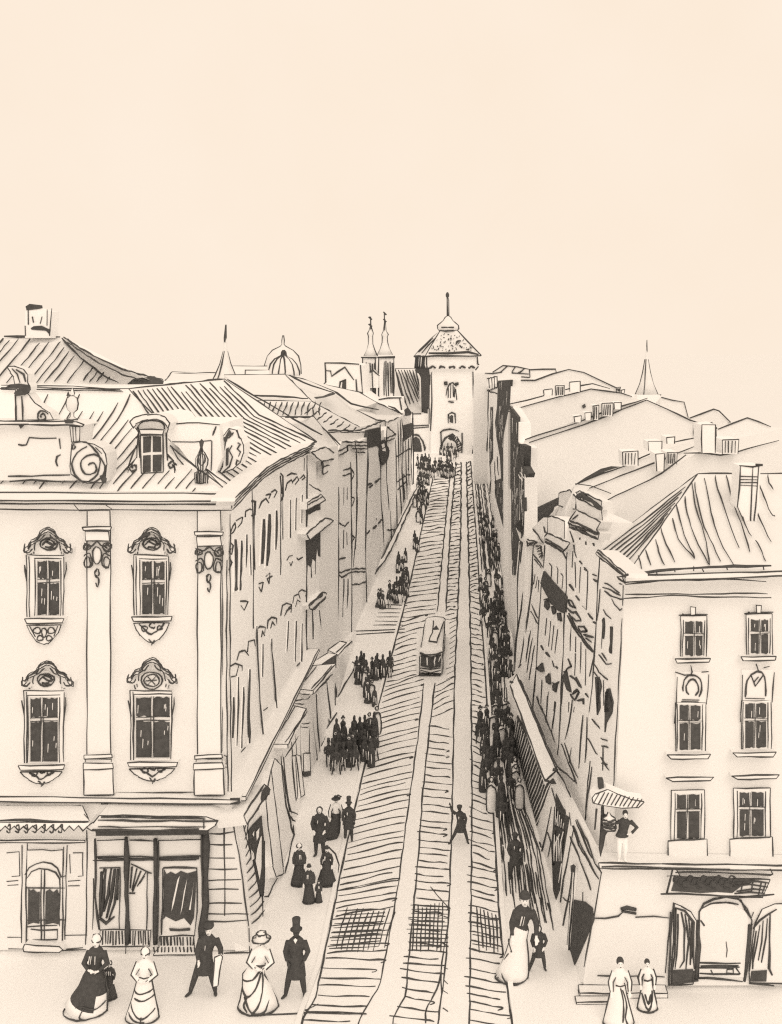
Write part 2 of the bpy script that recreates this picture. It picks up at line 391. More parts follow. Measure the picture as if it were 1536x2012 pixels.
# street side run of the cornice (follows the wall back)
CV = smooth([(463, 978), (497, 944), (531, 915), (566, 896), (618, 872)], 3)
for (oy0, oy1, d) in ((0, 6, .55), (6, 12, .4), (12, 19, .2)):
    up = [(x-oy0*.3, y+oy0*(1.25-.5*i/12)) for i, (x, y) in enumerate(CV)]; dn = [(x-oy1*.3, y+oy1*(1.25-.5*i/12)) for i, (x, y) in enumerate(CV)]
    m.slab(PS, up+dn[::-1], -.1, d, S_, ink=0)
    m.st(PS, up, d+.01, 1.1); m.st(PS, dn, d+.01, .9)
m.sts(PF, '145 991 156 1003 215 1003; 208 992 220 1000', d=.45)
m.build('cornice', pal)
m = M()
m.slab(PF, [(-260, 1561), (470, 1571), (470, 1580), (-260, 1572)], -.1, .35, S_, ink=1)
m.box((XW-.1, 28.94, 4.22), (XW+.5, 43.3, 4.34), S_, ink=1)
m.sts(PF, '452 1570 470 1570 472 1576 452 1580', d=.4, w=2.2)
m.build('string_course', pal)

# --- pilasters
def pilaster(x0, x1, capx, capy, base_y, sidex, dz='Z2'):
    m = M()
    m.slab(PF, [(x0, 1003), (x1, 1003), (x1, base_y), (x0, base_y)], -.05, .16, S_, ink=.95, skip=(0,))
    a = m.build('pilaster', pal)
    c = M()
    x0c, x1c = capx
    c.slab(PF, [(x0c-3, capy), (x1c+3, capy), (x1c+1, capy+7), (x0c-1, capy+7)], -.05, .3, S_, ink=1.25)
    c.slab(PF, [(x0c+2, capy+9), (x1c-2, capy+9), (x1c-1, capy+28), (x0c+3, capy+28)], -.05, .22, S_, ink=.9)
    mx = (x0c+x1c)/2; y = capy+32
    for e in (circle(mx, y+24, 9, 17), circle(mx-20, y+8, 7, 6), circle(mx+20, y+8, 9, 9), circle(mx-19, y+38, 6, 11), circle(mx+19, y+38, 6, 11), circle(mx, y+58, 4, 7)):
        c.st(PF, e, .25, 1.05, closed=True)
    c.fill(PF, circle(mx, y+24, 9, 17), .22, S_)
    c.st(PF, smooth([(mx-26, y), (mx-12, y+6), (mx, y-2), (mx+12, y+6), (mx+26, y)], 3), .25, 1.3)
    c.st(PF, spiral(mx-20, y+8, 7, 1.2), .26, 1.2); c.st(PF, spiral(mx+20, y+8, 8, 1.3, 180), .26, 1.2)
    c.st(PF, smooth([(mx-26, y+26), (mx-14, y+20), (mx-10, y+44), (mx-24, y+48)], 3), .25, 1.2)
    c.st(PF, smooth([(mx+26, y+26), (mx+14, y+20), (mx+10, y+44), (mx+24, y+48)], 3), .25, 1.2)
    c.st(PF, smooth([(mx, y+50), (mx-4, y+64), (mx+4, y+72), (mx+1, y+86), (mx-3, y+78)], 3), .25, 1.2)
    c.build('capital', a)
    b = M()
    b.slab(PF, [(x0-6, base_y-78), (x1+3, base_y-80), (x1+3, base_y-73), (x0-6, base_y-71)], -.05, .24, S_, ink=1)
    b.slab(PF, [(x0-3, base_y-71), (x1+2, base_y-71), (x1+2, base_y-64), (x0-3, base_y-64)], -.05, .2, S_, ink=.9)
    b.slab(PF, [(x0-7, base_y-63), (x1+4, base_y-63), (x1+6, base_y-52), (x0-8, base_y-50)], -.05, .28, S_, ink=1)
    b.slab(PF, [(x0-7, base_y-50), (x1+5, base_y-52), (x1+6, base_y), (x0-6, base_y)], -.05, .26, S_, ink=1.2)
    b.build('base', a)
pilaster(171, 217, (165, 216), 1035, 1562, None)
pilaster(388, 434, (384, 436), 1045, 1562, None)
# the return pilaster round the corner
m = M()
m.sts(PS, '452 1065 458 1072 456 1090 450 1084 455 1078; 451 1095 456 1105 452 1116; 449 1120 455 1110', d=.05, w=1.1)
m.sts(PF, '436 1482 446 1486 446 1500 437 1500; 437 1506 447 1508', d=.06)
m.build('corner_ornament', pal)

# --- the four tall windows
def mansard_window(fr, pane, mx, ty, ped, cart, apron, style):
    x0, x1, y0, y1 = fr; a0, a1, b0_, b1 = pane
    w = M()
    # surround built as four stiles round the recess
    for q in ([(x0, y0), (a0, y0), (a0, y1), (x0, y1)], [(a1, y0), (x1, y0), (x1, y1), (a1, y1)], [(a0, y0), (a1, y0), (a1, b0_), (a0, b0_)], [(a0, b1), (a1, b1), (a1, y1), (a0, y1)]):
        w.slab(PF, q, -.05, .1, S_, ink=0)
    for ln in ('%g %g %g %g' % (x0, y0, x0+1, y1), '%g %g %g %g' % (x1, y0+4, x1-2, y1-3), '%g %g %g %g' % (x0+5, y0+3, x0+6, y1), '%g %g %g %g' % (x0, y0, x1, y0+2),
               '%g %g %g %g' % (a0-3, b0_-2, a0-3, b1), '%g %g %g %g' % (a1+3, b0_, a1+2, b1), '%g %g %g %g' % (a0-5, b0_-4, a1+4, b0_-4)):
        w.sts(PF, ln, d=.11, w=.9)
    w.sts(PF, '%g %g %g %g %g %g; %g %g %g %g %g %g' % (x0-4, y0+20, x0-2, y0+32, x0+1, y0+52, x1+3, y0+14, x1+4, y0+28, x1, y0+50), d=.11, w=1.2)
    win = w.build('window', pal)
    g = M()
    g.fill(PF, [(a0, b0_), (a1, b0_), (a1, b1), (a0, b1)], .015, S_)
    for (p, q) in ((a0+1, mx-3), (mx+3, a1-1)):
        for (u, v_) in ((b0_+2, ty-4), (ty+5, b1-1)):
            n = 5; top = [(lerp(p, q, i/n), u+R.uniform(-1.5, 2.5)) for i in range(n+1)]
            bot = [(lerp(q, p, i/n), v_+R.uniform(-2.5, 2)) for i in range(n+1)]
            g.fill(PF, top+bot, .03)
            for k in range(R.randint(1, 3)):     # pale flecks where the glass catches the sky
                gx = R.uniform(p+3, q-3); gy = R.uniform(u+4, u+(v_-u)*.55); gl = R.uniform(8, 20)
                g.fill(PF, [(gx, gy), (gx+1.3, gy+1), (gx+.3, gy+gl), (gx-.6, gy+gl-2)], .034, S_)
    for ln in ((mx-2.4, b0_, mx-2.2, b1), (mx+2.6, b0_, mx+2.2, b1), (a0, ty-3, a1, ty-4), (a0, ty+4, a1, ty+3)):
        g.sts(PF, '%g %g %g %g' % ln, d=.045, w=.75)
    g.build('pane', win)
    # hood
    cx, py, hw = ped
    pr = [(-hw, 24), (-hw+7, 22), (-hw+14, 10), (-hw*.45, 4), (-hw*.3, -8), (0, -16), (hw*.28, -10), (hw*.45, 3), (hw-14, 9), (hw-6, 21), (hw+2, 26)]
    pr = [(cx+a, py+b) for a, b in smooth(pr, 3)]
    h = M()
    h.slab(PF, [(x0+4, y0+2), (x1-6, y0+2), (x1-8, y0-18)]+[(lerp(x1-8, x0+8, i/8), y0-20-18*math.sin(math.pi*i/8)) for i in range(9)], -.05, .07, S_, ink=0)
    lo = [(x, y+9) for x, y in pr]
    h.slab(PF, pr+lo[::-1], -.05, .3, S_, ink=1.15)
    h.st(PF, [(x, y+4) for x, y in pr[3:-3]], .32, 1.2)
    for s_ in (-1, 1):
        ex = cx+s_*hw*.78; h.st(PF, smooth([(ex+s_*8, py+16), (ex+s_*10, py+30), (ex, py+34), (ex-s_*6, py+26)], 3), .31, 1.25)
        h.sts(PF, '%g %g %g %g; %g %g %g %g' % (cx+s_*hw*.72, py+38, cx+s_*hw*.66, y0-2, cx+s_*hw*.6, py+36, cx+s_*hw*.58, y0-6), d=.09)
        h.st(PF, smooth([(cx+s_*hw*.55, py+30), (cx+s_*hw*.5, py+14), (cx+s_*hw*.28, py+8), (cx+s_*hw*.1, py-2)], 3), .31, 1.)
    q0, q1 = cart
    if style != 2:
        h.st(PF, circle(q0, q1, 17, 12), .1, 1.2, closed=True); h.st(PF, smooth([(q0-14, q1+2), (q0-2, q1-8), (q0+10, q1-4), (q0+4, q1+6), (q0-8, q1+6), (q0+12, q1+9)], 3), .1, 1.3)
        h.st(PF, smooth([(q0-8, q1-6), (q0+8, q1+2), (q0+14, q1-2)], 3), .1, 1.5)
    if style == 2:
        h.st(PF, circle(q0, q1, 21, 17), .1, 1., closed=True); h.st(PF, circle(q0, q1, 15, 12), .1, 1., closed=True)
        h.sts(PF, '%g %g %g %g; %g %g %g %g; %g %g %g %g' % (q0-8, q1-8, q0+6, q1+9, q0+8, q1-8, q0-8, q1+8, q0-12, q1, q0+10, q1-1), d=.1)
    if style == 1: h.st(PF, [(cx-25, py+8), (cx-12, py-2), (cx-2, py-3)], .34, 3.2)
    h.build('hood', win)
    # sill and carved apron
    c, d_, e, f_ = apron
    s = M()
    s.slab(PF, [(c-4, d_), (e+5, d_-1), (e+2, d_+8), (c, d_+9)], -.05, .28, S_, ink=1.1)
    n = 10; arc = [(lerp(c, e, i/n), d_+12+(f_-d_-12)*math.sin(math.pi*i/n)**.8) for i in range(n+1)]
    s.slab(PF, arc, -.05, .12, S_, ink=1.1)
    mx_ = (c+e)/2; my = (d_+f_)/2
    if style in (0,):
        for ex, ey, r1, r2 in ((mx_, my+2, 5, 9), (mx_-14, my-2, 7, 6), (mx_+14, my-2, 7, 6), (mx_-8, my+13, 6, 5), (mx_+10, my+13, 6, 5)): s.st(PF, circle(ex, ey, r1, r2), .14, .95, closed=True)
        s.sts(PF, '%g %g %g %g; %g %g %g %g' % (c+6, d_+14, mx_-18, f_-14, e-8, d_+14, mx_+20, f_-16), d=.14)
    else:
        s.st(PF, smooth([(mx_-24, d_+14), (mx_-12, my+2), (mx_, my+9), (mx_+14, my), (mx_+26, d_+13)], 3), .14, 1.2)
        s.st(PF, circle(mx_+2, my-8, 6, 5, 40, 330), .14, 1.1); s.st(PF, circle(mx_-14, my-2, 6, 5), .14, .95, closed=True); s.st(PF, circle(mx_+16, my-3, 5, 4), .14, .95, closed=True)
        s.st(PF, smooth([(mx_-6, f_-6), (mx_+2, f_+2), (mx_+6, f_-4), (mx_, f_+6)], 3), .14, 1.2)
    s.build('sill', win)
mansard_window((52, 126, 1090, 1212), (72, 117, 1101, 1210), 94, 1141, (93, 1052, 46), (96, 1069), (52, 1216, 121, 1266), 0)
mansard_window((262, 332, 1090, 1212), (278, 324, 1102, 1208), 300, 1142, (297, 1052, 46), (298, 1069), (262, 1212, 333, 1262), 1)
mansard_window((47, 126, 1356, 1500), (58, 114, 1370, 1498), 82, 1413, (92, 1314, 50), (90, 1336), (40, 1504, 122, 1540), 3)
mansard_window((256, 338, 1356, 1494), (266, 334, 1368, 1490), 299, 1412, (298, 1308, 48), (298, 1337), (254, 1498, 344, 1534), 2)

# --- ground floor: battered corner, door, shop front
PFg = front(28.74)
PG = tri(PFg(455, 1580), PFg(490, 1866), (-6.32, 49.8, 0))
gf = M()
q = L1('-260 1580 455 1580 462 1640 476 1740 490 1866 -260 1866')
gf.slab(PFg, q, -.3, 0, W_, ink=0)
c_t, c_m, c_b = PFg(455, 1580), PFg(470, 1700), PFg(490, 1866)
bk = V((-.1, 14.4, 0))
gf.add([c_t, c_m, c_b, c_b+bk, c_m+bk, c_t+bk], [[0, 1, 2, 3, 4, 5]], P_)
gf.sts(PFg, 'Z3: 0 0 1 1'.split(':')[1], 'Z3') if 0 else None
gf.sts(PFg, '1405 575 1410 680 1440 850 1465 1010 1490 1210 1500 1290; 1505 1300 1505 1385; 1352 600 1354 800 1356 1050 1358 1225; 1255 733 1330 732 1410 718; 1258 797 1402 796; 1250 880 1418 877; 1255 945 1432 943; 1250 1012 1455 1009; 1250 1068 1440 1064; 1250 1150 1460 1150; 1190 1212 1350 1214 1500 1217; 1210 1258 1360 1260 1495 1254; 1350 1450 1430 1446 1508 1448; 1505 1410 1507 1450', 'Z3', w=1)
gf.sts(PFg, '40 560 110 577 250 578 400 570 490 562; 610 548 800 550 1000 550 1380 550', 'Z3', w=1.1)
gf.sts(PFg, '50 1425 140 1428; 370 1435 520 1428; 400 1425 500 1420; 660 1462 860 1462 1010 1465 1200 1463', 'Z3', w=1.)
gf.sts(PFg, '45 1355 130 1358; 395 1345 525 1342; 40 1018 110 1015; 45 1045 110 1040; 410 1018 485 1015; 410 1045 480 1042', 'Z3', w=.9)
gf.sts(PFg, '40 845 115 840 118 985 70 992; 420 855 425 970; 440 845 500 845 498 985 470 988; 525 710 524 1000 518 1400; 135 800 130 1100 128 1390; 165 790 155 1100 160 1400; 405 800 400 1000 392 1370; 383 810 380 1000 378 1390', 'Z3', w=.9)
gf.build('ground_floor_wall', pal)
# door
d = M()
dz = lambda t: L1(t, 'Z3')
d.slab(PFg, dz('165 830 375 830 370 1420 160 1420'), -.1, .05, S_, ink=0)
d.sts(PFg, '165 828 260 826 310 835 378 830; 150 980 175 935 215 912 260 903 310 912 345 940 370 990 395 985; 165 1000 190 960 235 940 290 945 335 965 358 1005 362 1055; 160 1055 260 1058 392 1058; 247 950 248 1200 247 1405; 268 945 265 1200 266 1405; 160 1050 158 1400; 362 1050 358 1290', 'Z3', d=.07)
d.sts(PFg, '160 1252 392 1252; 165 1290 345 1285; 185 1305 250 1315 345 1312 345 1370 160 1375', 'Z3', d=.07)
dr = d.build('door', pal)
g = M()
for t in ('170 1060 185 1075 200 1065 222 1085 240 1080 238 1275 200 1268 168 1280', '275 1080 300 1065 320 1085 345 1065 358 1100 360 1280 320 1270 272 1280'): g.fill(PFg, dz(t), .075)
g.sts(PFg, '180 1100 178 1240; 335 1110 340 1200', 'Z3', d=.07, w=.1)
g.build('pane', dr)
m = M(); m.slab(PFg, dz('140 1420 150 1398 360 1412 380 1430 360 1448 145 1442'), -.1, .3, S_, ink=1.1); m.build('doorstep', pal)
# scalloped awning over the door
m = M(); c0, c1 = PFg(-260, 1590), PFg(170, 1590)
A = [PFg(-260, 1583, .05), PFg(161, 1583, .05), PFg(176, 1612, .9), PFg(-260, 1612, .9)]
PA = front(28.74-.9)
m.add(A+[PFg(-260, 1606, .05), PFg(163, 1606, .05)], [[0, 1, 2, 3], [4, 5, 2, 3][::-1]], C_)
m.sts(PA, '0 1612 60 1611 120 1614 174 1615', w=1.6); m.sts(PA, '0 1616 80 1615 170 1617', w=.8)
sc = [(-260, 1617)]+[(x, 1617) for x in (176,)]+[(x, 1617+(15 if k % 2 else 6)) for k, x in enumerate(range(172, -262, -9))]
m.slab(PA, sc, -.03, .02, C_, ink=0)
m.st(PA, [(x, y) for x, y in sc[2:]], .03, 1.25)
for x in range(15, 120, 17): m.st(PA, smooth([(x, 1624), (x+5, 1620), (x+4, 1636), (x-3, 1632)], 3), .03, 1.1)
m.line([A[1], A[2]], 1); m.line([A[1]+V((.25, -.5, 0)), A[2]], 1)
m.build('awning', pal)
m = M(); m.slab(PFg, dz('-800 770 510 768 512 785 -800 787'), -.1, .12, S_, ink=1); m.build('door_cornice', pal)
# shop front
m = M()
m.slab(PFg, dz('600 620 1240 628 1318 652 1300 680 1250 712 555 712 520 690 560 665'), -.1, .75, S_, ink=1.15)
m.slab(PFg, dz('575 712 1255 712 1250 735 580 745'), -.1, .5, I_, ink=0)
m.sts(PFg, '610 628 760 633 1240 640; 590 650 900 655 1310 655; 555 705 800 712 1200 705; 1230 640 1232 700', 'Z3', d=.78, w=1.3)
m.sts(PFg, '590 690 1240 690', 'Z3', d=.78, w=.9)
m.build('shop_canopy', pal)
m = M()
SH = dz('570 745 1225 740 1215 1400 560 1400')
m.slab(PFg, SH, -.1, .08, S_, ink=0)
for t, w in (('575 760 578 900 572 1100 600 1310', 1.8), ('560 1310 565 1000', 1), ('762 750 765 1100 770 1400', 3.6), ('940 760 938 880 940 1100 935 1400', 3.6), ('955 770 952 1080 950 1400', 1.6),
             ('1215 720 1220 900 1225 1100 1232 1280', 2.2), ('1240 700 1245 900 1240 1150 1215 1380', 5.2)):
    m.sts(PFg, t, 'Z3', d=.16, w=w)
m.sts(PFg, '570 868 760 868 940 872 1225 866; 560 892 760 888 930 890 1185 888; 600 880 650 884 700 878 750 884', 'Z3', d=.14, w=1.2)
m.sts(PFg, '590 880 745 882; 780 882 920 884; 955 880 1200 878', 'Z3', d=.13, w=2.6)
m.sts(PFg, '585 772 750 768; 780 770 925 772; 960 770 1210 768', 'Z3', d=.14, w=1.1)
m.sts(PFg, '600 935 725 935 722 1100 720 1310; 1190 940 1188 1200 1175 1350; 790 912 830 935 890 960 885 1310', 'Z3', d=.12, w=1)
m.sts(PFg, '975 1340 985 940; 985 935 1190 938; 890 960 915 970', 'Z3', d=.12, w=1.4)
sf = m.build('shop_front', pal)
g = M()
g.fill(PFg, dz('990 945 1005 975 1030 960 1060 975 1090 955 1130 970 1185 955 1180 1100 1170 1240 1150 1285 1110 1240 1060 1260 1000 1230 985 1250'), .1)
for t in ('1085 985 1070 1010 1040 1150 1035 1200 1050 1150', '1130 1000 1110 1080 1090 1210 1085 1230 1100 1180', '1170 1010 1160 1090 1140 1190 1150 1190'): g.fill(PFg, dz(t), .11, S_)
for t in ('612 960 608 1100 605 1240', '640 945 625 1080 610 1230', '672 940 650 1100 625 1200', '695 945 670 1120 640 1240', '715 945 690 1150 655 1260', '605 1240 640 1270 690 1230', '630 940 615 1000', '710 960 705 1130'):
    g.sts(PFg, t, 'Z3', d=.11, w=2.3)
for t in ('800 930 785 1060', '825 940 795 1070', '850 955 800 1080', '880 960 830 1050', '870 985 840 1030', '780 1090 815 1092'): g.sts(PFg, t, 'Z3', d=.11, w=1.6)
g.fill(PFg, dz('1020 1300 1080 1305 1145 1298 1150 1315 1080 1320 1025 1318'), .11)
g.build('pane', sf)
m = M()
m.slab(PFg, dz('605 1310 910 1310 905 1410 600 1410'), -.1, .13, S_, ink=1); m.slab(PFg, dz('965 1350 1170 1345 1180 1462 925 1462 960 1410'), -.1, .13, S_, ink=1)
x = 622
while x < 895: m.sts(PFg, '%g %g %g %g' % (x, 1318, x-2+R.uniform(-5, 5), 1400+R.uniform(-8, 6)), 'Z3', d=.15, w=1.35); x += R.uniform(13, 19)
x = 972
while x < 1175: m.sts(PFg, '%g %g %g %g' % (x, 1355, x+R.uniform(-4, 4), 1405), 'Z3', d=.15, w=2.2 if x < 1040 else 1.5); x += R.uniform(14, 24)
x = 930
while x < 1180: m.sts(PFg, '%g %g %g %g' % (x, 1415, x+2, 1445), 'Z3', d=.15, w=1.5); x += R.uniform(17, 24)
m.sts(PFg, '760 1400 758 1455', 'Z3', d=.15); m.build('shop_plinth', pal)

# --- street side of the ground floor: fascia boards, piers, dark openings
m = M()
def gslab(t, z='E', d1=.08, mm=P_, ink=1., d0=-.3): m.slab(PG, L1(t, z), d0, d1, mm, ink)
PB = tri(PFg(470, 1587), PFg(490, 1866), PFg(517, 1815, -1.4))
m.sts(PG, '125 430 150 560 180 690 230 860 265 1000 300 1140 310 1340', 'E', w=1.1)
for k in range(13):
    t = k/12; a = along(L1('125 430 165 980 195 1310', 'E'), .1+.9*t); b_ = along(L1('150 480 240 890 300 1160 305 1330', 'E'), t)
    m.st(PG, [(a[0]+6, a[1]+8), ((a[0]+b_[0])/2+6, (a[1]+b_[1])/2-4), (b_[0]+4, b_[1]-22)], .03, 1)
m.build('buttress', pal)
m = M(); gslab('155 490 320 245 365 290 340 340 300 385 185 565', d1=.5)
m.sts(PG, '160 480 315 250; 185 560 300 385 335 330', 'E', d=.52, w=1.4); m.fill(PG, L1('305 290 335 255 365 290 360 330 330 335 310 390 295 360', 'E'), .53); m.build('fascia_board', pal)
m = M(); m.slab(PG, L1('195 610 290 500 320 490 318 650 320 900 310 1130 290 1120 240 870 200 720', 'E'), -.3, .04, I_, ink=1)
for t in ('215 760 235 790 240 830 220 850', '255 620 280 590 275 660 258 690', '225 640 240 610 236 660', '290 660 298 650 296 900 282 1000 250 850 262 760'): m.fill(PG, L1(t, 'E'), .06, P_)
m.build('shop_opening', pal)
m = M(); gslab('330 370 370 130 440 690 470 950 410 980 385 890', d1=.22); m.build('pier', pal)
m = M(); gslab('370 130 400 40 460 100 500 470 550 640 475 950 440 690', d1=.12)
m.sts(PG, '450 20 465 200 490 420 520 500 530 590 550 635; 470 30 480 180 520 460 585 480; 530 500 540 530 565 535; 320 1130 350 1130 420 985', 'E', d=.14, w=1.2); m.build('pier', pal)
for t in ('540 40 570 370', '575 30 600 350', '605 20 632 330', '680 0 676 150', '730 0 725 140', '600 120 625 185'):
    pass
m = M(); gslab('535 20 570 375 580 330 560 20', d1=.06); gslab('570 10 605 350 635 330 600 20', d1=.1); gslab('625 0 630 180 680 175 685 0', d1=.06); m.fill(PG, L1('625 145 680 140 684 178 630 184', 'E'), .08); m.build('shop_door', pal)

# --- flat canopies over the street shops
def canopy(zp, z=3.6, th=.14):
    m = M(); g = ground(z); m.prism([g(*p) for p in zp], z-th, P_, 1.1); return m
for i, t in enumerate(('527 1462 567 1384 602 1393 566 1462', '581 1354 615 1308 659 1304 615 1357')):
    m = canopy(L1(t)); g = ground(3.6)
    if i == 0: m.sts(g, '560 1458 604 1397; 538 1455 580 1388', d=.02)
    else: m.sts(g, '587 1350 622 1310; 612 1353 652 1308', d=.02)
    m.build('shop_canopy', pal)
m = M()
for t in ('480 800 560 815 610 790', '480 850 560 840 650 760 715 690', '490 870 545 870', '470 885 550 900', '525 990 580 985', '520 1010 570 1010', '590 880 600 1020 620 1190 625 1280', '620 810 625 1000 640 1160 615 1270', '680 740 700 900 710 985 735 930 730 640', '700 990 650 1125', '735 640 740 830', '415 1170 440 1400 470 1530', '490 1050 500 1200 520 1400 545 1420', '465 1080 480 1300 500 1440', '520 990 525 1280', '575 1000 570 1290', '430 1190 500 1080 520 1050', '345 1270 355 1530', '300 1165 145 1400', '310 1180 170 1415'):
    m.sts(PG, t, 'Z8', d=.03, w=1.2)
m.fill(PG, L1('530 1275 585 1280 580 1300 540 1305', 'Z8'), .04); m.fill(PG, L1('690 955 710 985 735 930 700 990', 'Z8'), .04)
m.slab(PG, L1('456 1579 518 1478 570 1400 700 1240 700 1250 692 1276 662 1373 618 1517 577 1639 557 1716 526 1766 517 1815 490 1866'), -.4, 0, P_, ink=0)
m.build('street_front', pal)

# --- roofs
Cn = V((-6.2, 28.5, 12.98)); Pk = at(252, 764, 34.); Qk = at(440, 745, 47.5); En = at(620, 871, 43.9); Lk = at(-260, 766, 34.); Ln = V((Lk.x, 28.5, 12.98+.05)); 
Cn = at(457, 978, 28.5)
Ln = at(-260, 965, 28.5)
RS = tri(Cn, Pk, Qk); En = RS(622, 868)
EV = smooth([(463, 975), (497, 941), (531, 912), (566, 893), (622, 868)], 3)
r = M()
RF = tri(Cn, Pk, Ln); 
r.poly([Ln, Cn, Pk, at(0, 764, 34), Lk])
r.poly([Cn]+[RS(*p) for p in EV]+[Qk, Pk])
bk1 = Qk+V((-9, 2, -.5)); r.poly([Qk, bk1, Lk, Pk]); r.poly([Qk, En, En+V((-10, 0, 0)), bk1])
fp = [(-20, 766), (250, 766), (350, 860), (396, 935), (452, 974), (-20, 962)]
x = -60
while x < 440:
    pts = [(x, 974), (x+20, 950), (x+75, 890), (x+128, 825), (x+160, 764)]
    pts = [p for p in smooth(pts, 4) if inside(p, fp)]
    if len(pts) > 3:
        a = R.randint(0, 2); r.st(RF, pts[a:len(pts)-R.randint(0, 2)], .03, 1.05)
    x += R.uniform(17, 23)
RS = tri(Cn, Pk, Qk)
sp = [(262, 768), (438, 748), (612, 868), (560, 905), (510, 940), (465, 975), (400, 935), (345, 850)]
for k in range(20):
    t0 = k/19; a = (lerp(262, 440, t0), lerp(768, 748, t0)); b_ = along([(462, 976)]+EV, t0)
    pts = [along([a, (lerp(a[0], b_[0], .4)-4, lerp(a[1], b_[1], .52)+5), b_], i/16) for i in range(17)]
    if k in (0, 19): r.st(RS, pts, .03, 1.25)
    elif k < 9: r.st(RS, pts[:9+R.randint(-1, 1)], .03, 1.05); r.st(RS, pts[11:16], .03, 1.)
    else: r.st(RS, pts[R.randint(0, 1):16-R.randint(0, 1)], .03, 1.1)
r.line([Cn, Pk], 1.1); r.line([Pk, Qk], 1.7); r.line([Qk, En], 1.4); r.line([RS(x, y, .03) for x, y in EV], 1.2); r.line([Ln, Cn], 1.1); r.line([Lk, Pk], 1.3)
r.line([Qk+V((.15, 0, -.02)), En+V((.1, 1, .2))], 1.2)
for k in range(3):
    r.st(RF, [(2, 757+k*4), (120, 758+k*4), (236+k*3, 765+k*2)], .05, .9)
r.build('roof', pal)

# --- roof dormers
def dormer_front():
    Y = 29.6; p = front(Y); dm = M()
    o = [(250, 940), (252, 925), (268, 900), (272, 850), (256, 828), (275, 818), (300, 814), (325, 820), (334, 832), (328, 850), (328, 890), (342, 905), (343, 930), (334, 940)]
    dm.slab(p, o, -2.8, .0, P_, ink=1)
    dm.slab(p, smooth([(255, 828), (268, 818), (300, 814), (322, 818), (334, 832)], 3)+smooth([(330, 842), (320, 828), (300, 824), (272, 830), (262, 842)], 3), -.5, .35, S_, ink=1.25)
    dm.st(p, smooth([(268, 845), (275, 832), (298, 826), (320, 832), (324, 845)], 3), .03, 1.1)
    dm.sts(p, '258 940 334 942; 256 935 262 925; 272 840 274 900; 326 850 328 905', d=.03, w=1.2)
    dm.st(p, spiral(262, 918, 9, 1.2, 180), .03, 1.4); dm.st(p, spiral(337, 915, 9, 1.2, 0), .03, 1.4)
    dm.sts(p, '268 875 258 900 250 925; 330 895 340 905 345 925; 268 862 272 852; 330 862 336 868', d=.03, w=1.2)
    dm.slab(p, [(274, 844), (322, 844), (320, 854), (276, 854)], -.2, .15, S_, ink=1.2)
    o_ = dm.build('dormer', pal)
    w = M(); w.slab(p, [(276, 855), (321, 855), (320, 928), (277, 930)], -.1, .04, S_, ink=1.1)
    for q in ([(281, 858), (297, 857), (296, 888), (281, 890)], [(300, 857), (316, 858), (317, 888), (300, 888)], [(281, 895), (296, 894), (296, 927), (280, 928)], [(300, 894), (318, 893), (317, 926), (300, 927)]): w.fill(p, q, .055)
    w.sts(p, '284 862 283 880; 289 862 288 884; 303 900 301 924', d=.058, w=.1)
    w.build('window', o_)
dormer_front()
def dormer_box():
    Y = 30.0; p = front(Y); dm = M()
    o = [(330, 832), (430, 834), (436, 900), (415, 950), (395, 935), (352, 880), (330, 862)]
    dm.slab(p, o, -3.2, 0, P_, ink=0)
    dm.sts(p, '346 832 390 831 432 835; 338 868 380 869 415 866; 416 866 415 900 414 935; 425 838 420 850 418 856', d=.02, w=1.2)
    dm.sts(p, '333 872 350 900 375 930 395 945', d=.02, w=1.2)
    dm.build('dormer', pal)
    # small side dormer seen edge-on
    p2 = front(30.4); d2 = M()
    o2 = L1('1370 1195 1400 1140 1405 1050 1420 990 1400 960 1440 900 1480 910 1510 960 1530 1000 1530 1060 1510 1120 1460 1160', 'Z1')
    d2.slab(p2, o2, -.9, 0, P_, ink=1.05)
    d2.sts(p2, '1460 1010 1440 1040 1460 1080 1440 1140 1400 1180; 1495 990 1510 1000 1490 1030 1510 1050 1500 1080; 1480 1130 1490 1100 1505 1110; 1490 910 1500 960 1520 970; 1405 960 1440 960 1470 930', 'Z1', d=.03, w=1.3)
    d2.fill(p2, L1('1405 975 1440 905 1465 945 1435 950 1425 985', 'Z1'), .04)
    d2.fill(p2, L1('1420 1030 1438 1020 1435 1130 1418 1140', 'Z1'), .04)
    d2.build('dormer', pal)
dormer_box()
# --- scrolled attic gable
GA = front(28.8)
a = M()
a.slab(GA, L1('-800 1240 60 1240 470 1240 470 830 520 860 520 985 500 990 440 985 440 880 120 870 -800 870', 'Z1')[:0] or [(-260, 944), (150, 944), (165, 835), (165, 832), (-260, 828)], -.8, 0, S_, ink=0)
a.sts(GA, '50 1202 200 1200 440 1195; 60 1235 200 1228 360 1235 500 1238; 115 1000 140 1008 165 1005 185 962 260 965 355 962; 375 965 380 1030; 380 1065 360 1080 352 1110 362 1140', 'Z1', d=.02, w=1.3)
a.slab(GA, L1('-800 850 180 855 480 860 530 880 515 890 470 882 180 878 -800 872', 'Z1'), -.8, .3, S_, ink=1.3)
a.slab(GA, L1('438 885 500 890 502 985 450 990', 'Z1'), -.8, .1, S_, ink=1.1); a.sts(GA, '455 890 460 985; 475 890 478 985', 'Z1', d=.12, w=1)
scr = L1('450 1000 520 985 590 1000 640 1025 665 1060 672 1130 660 1240 560 1238 500 1230 450 1190 440 1140', 'Z1')
a.slab(GA, scr, -.7, .15, S_, ink=1.2)
a.st(GA, [(x, y) for x, y in spiral(178, 917, 40, 2.15, 100, 44, .1)], .18, 1.25)
a.st(GA, smooth(L1('470 985 540 990 600 1040 630 1110 610 1190 560 1235', 'Z1'), 3), .18, 1.2)
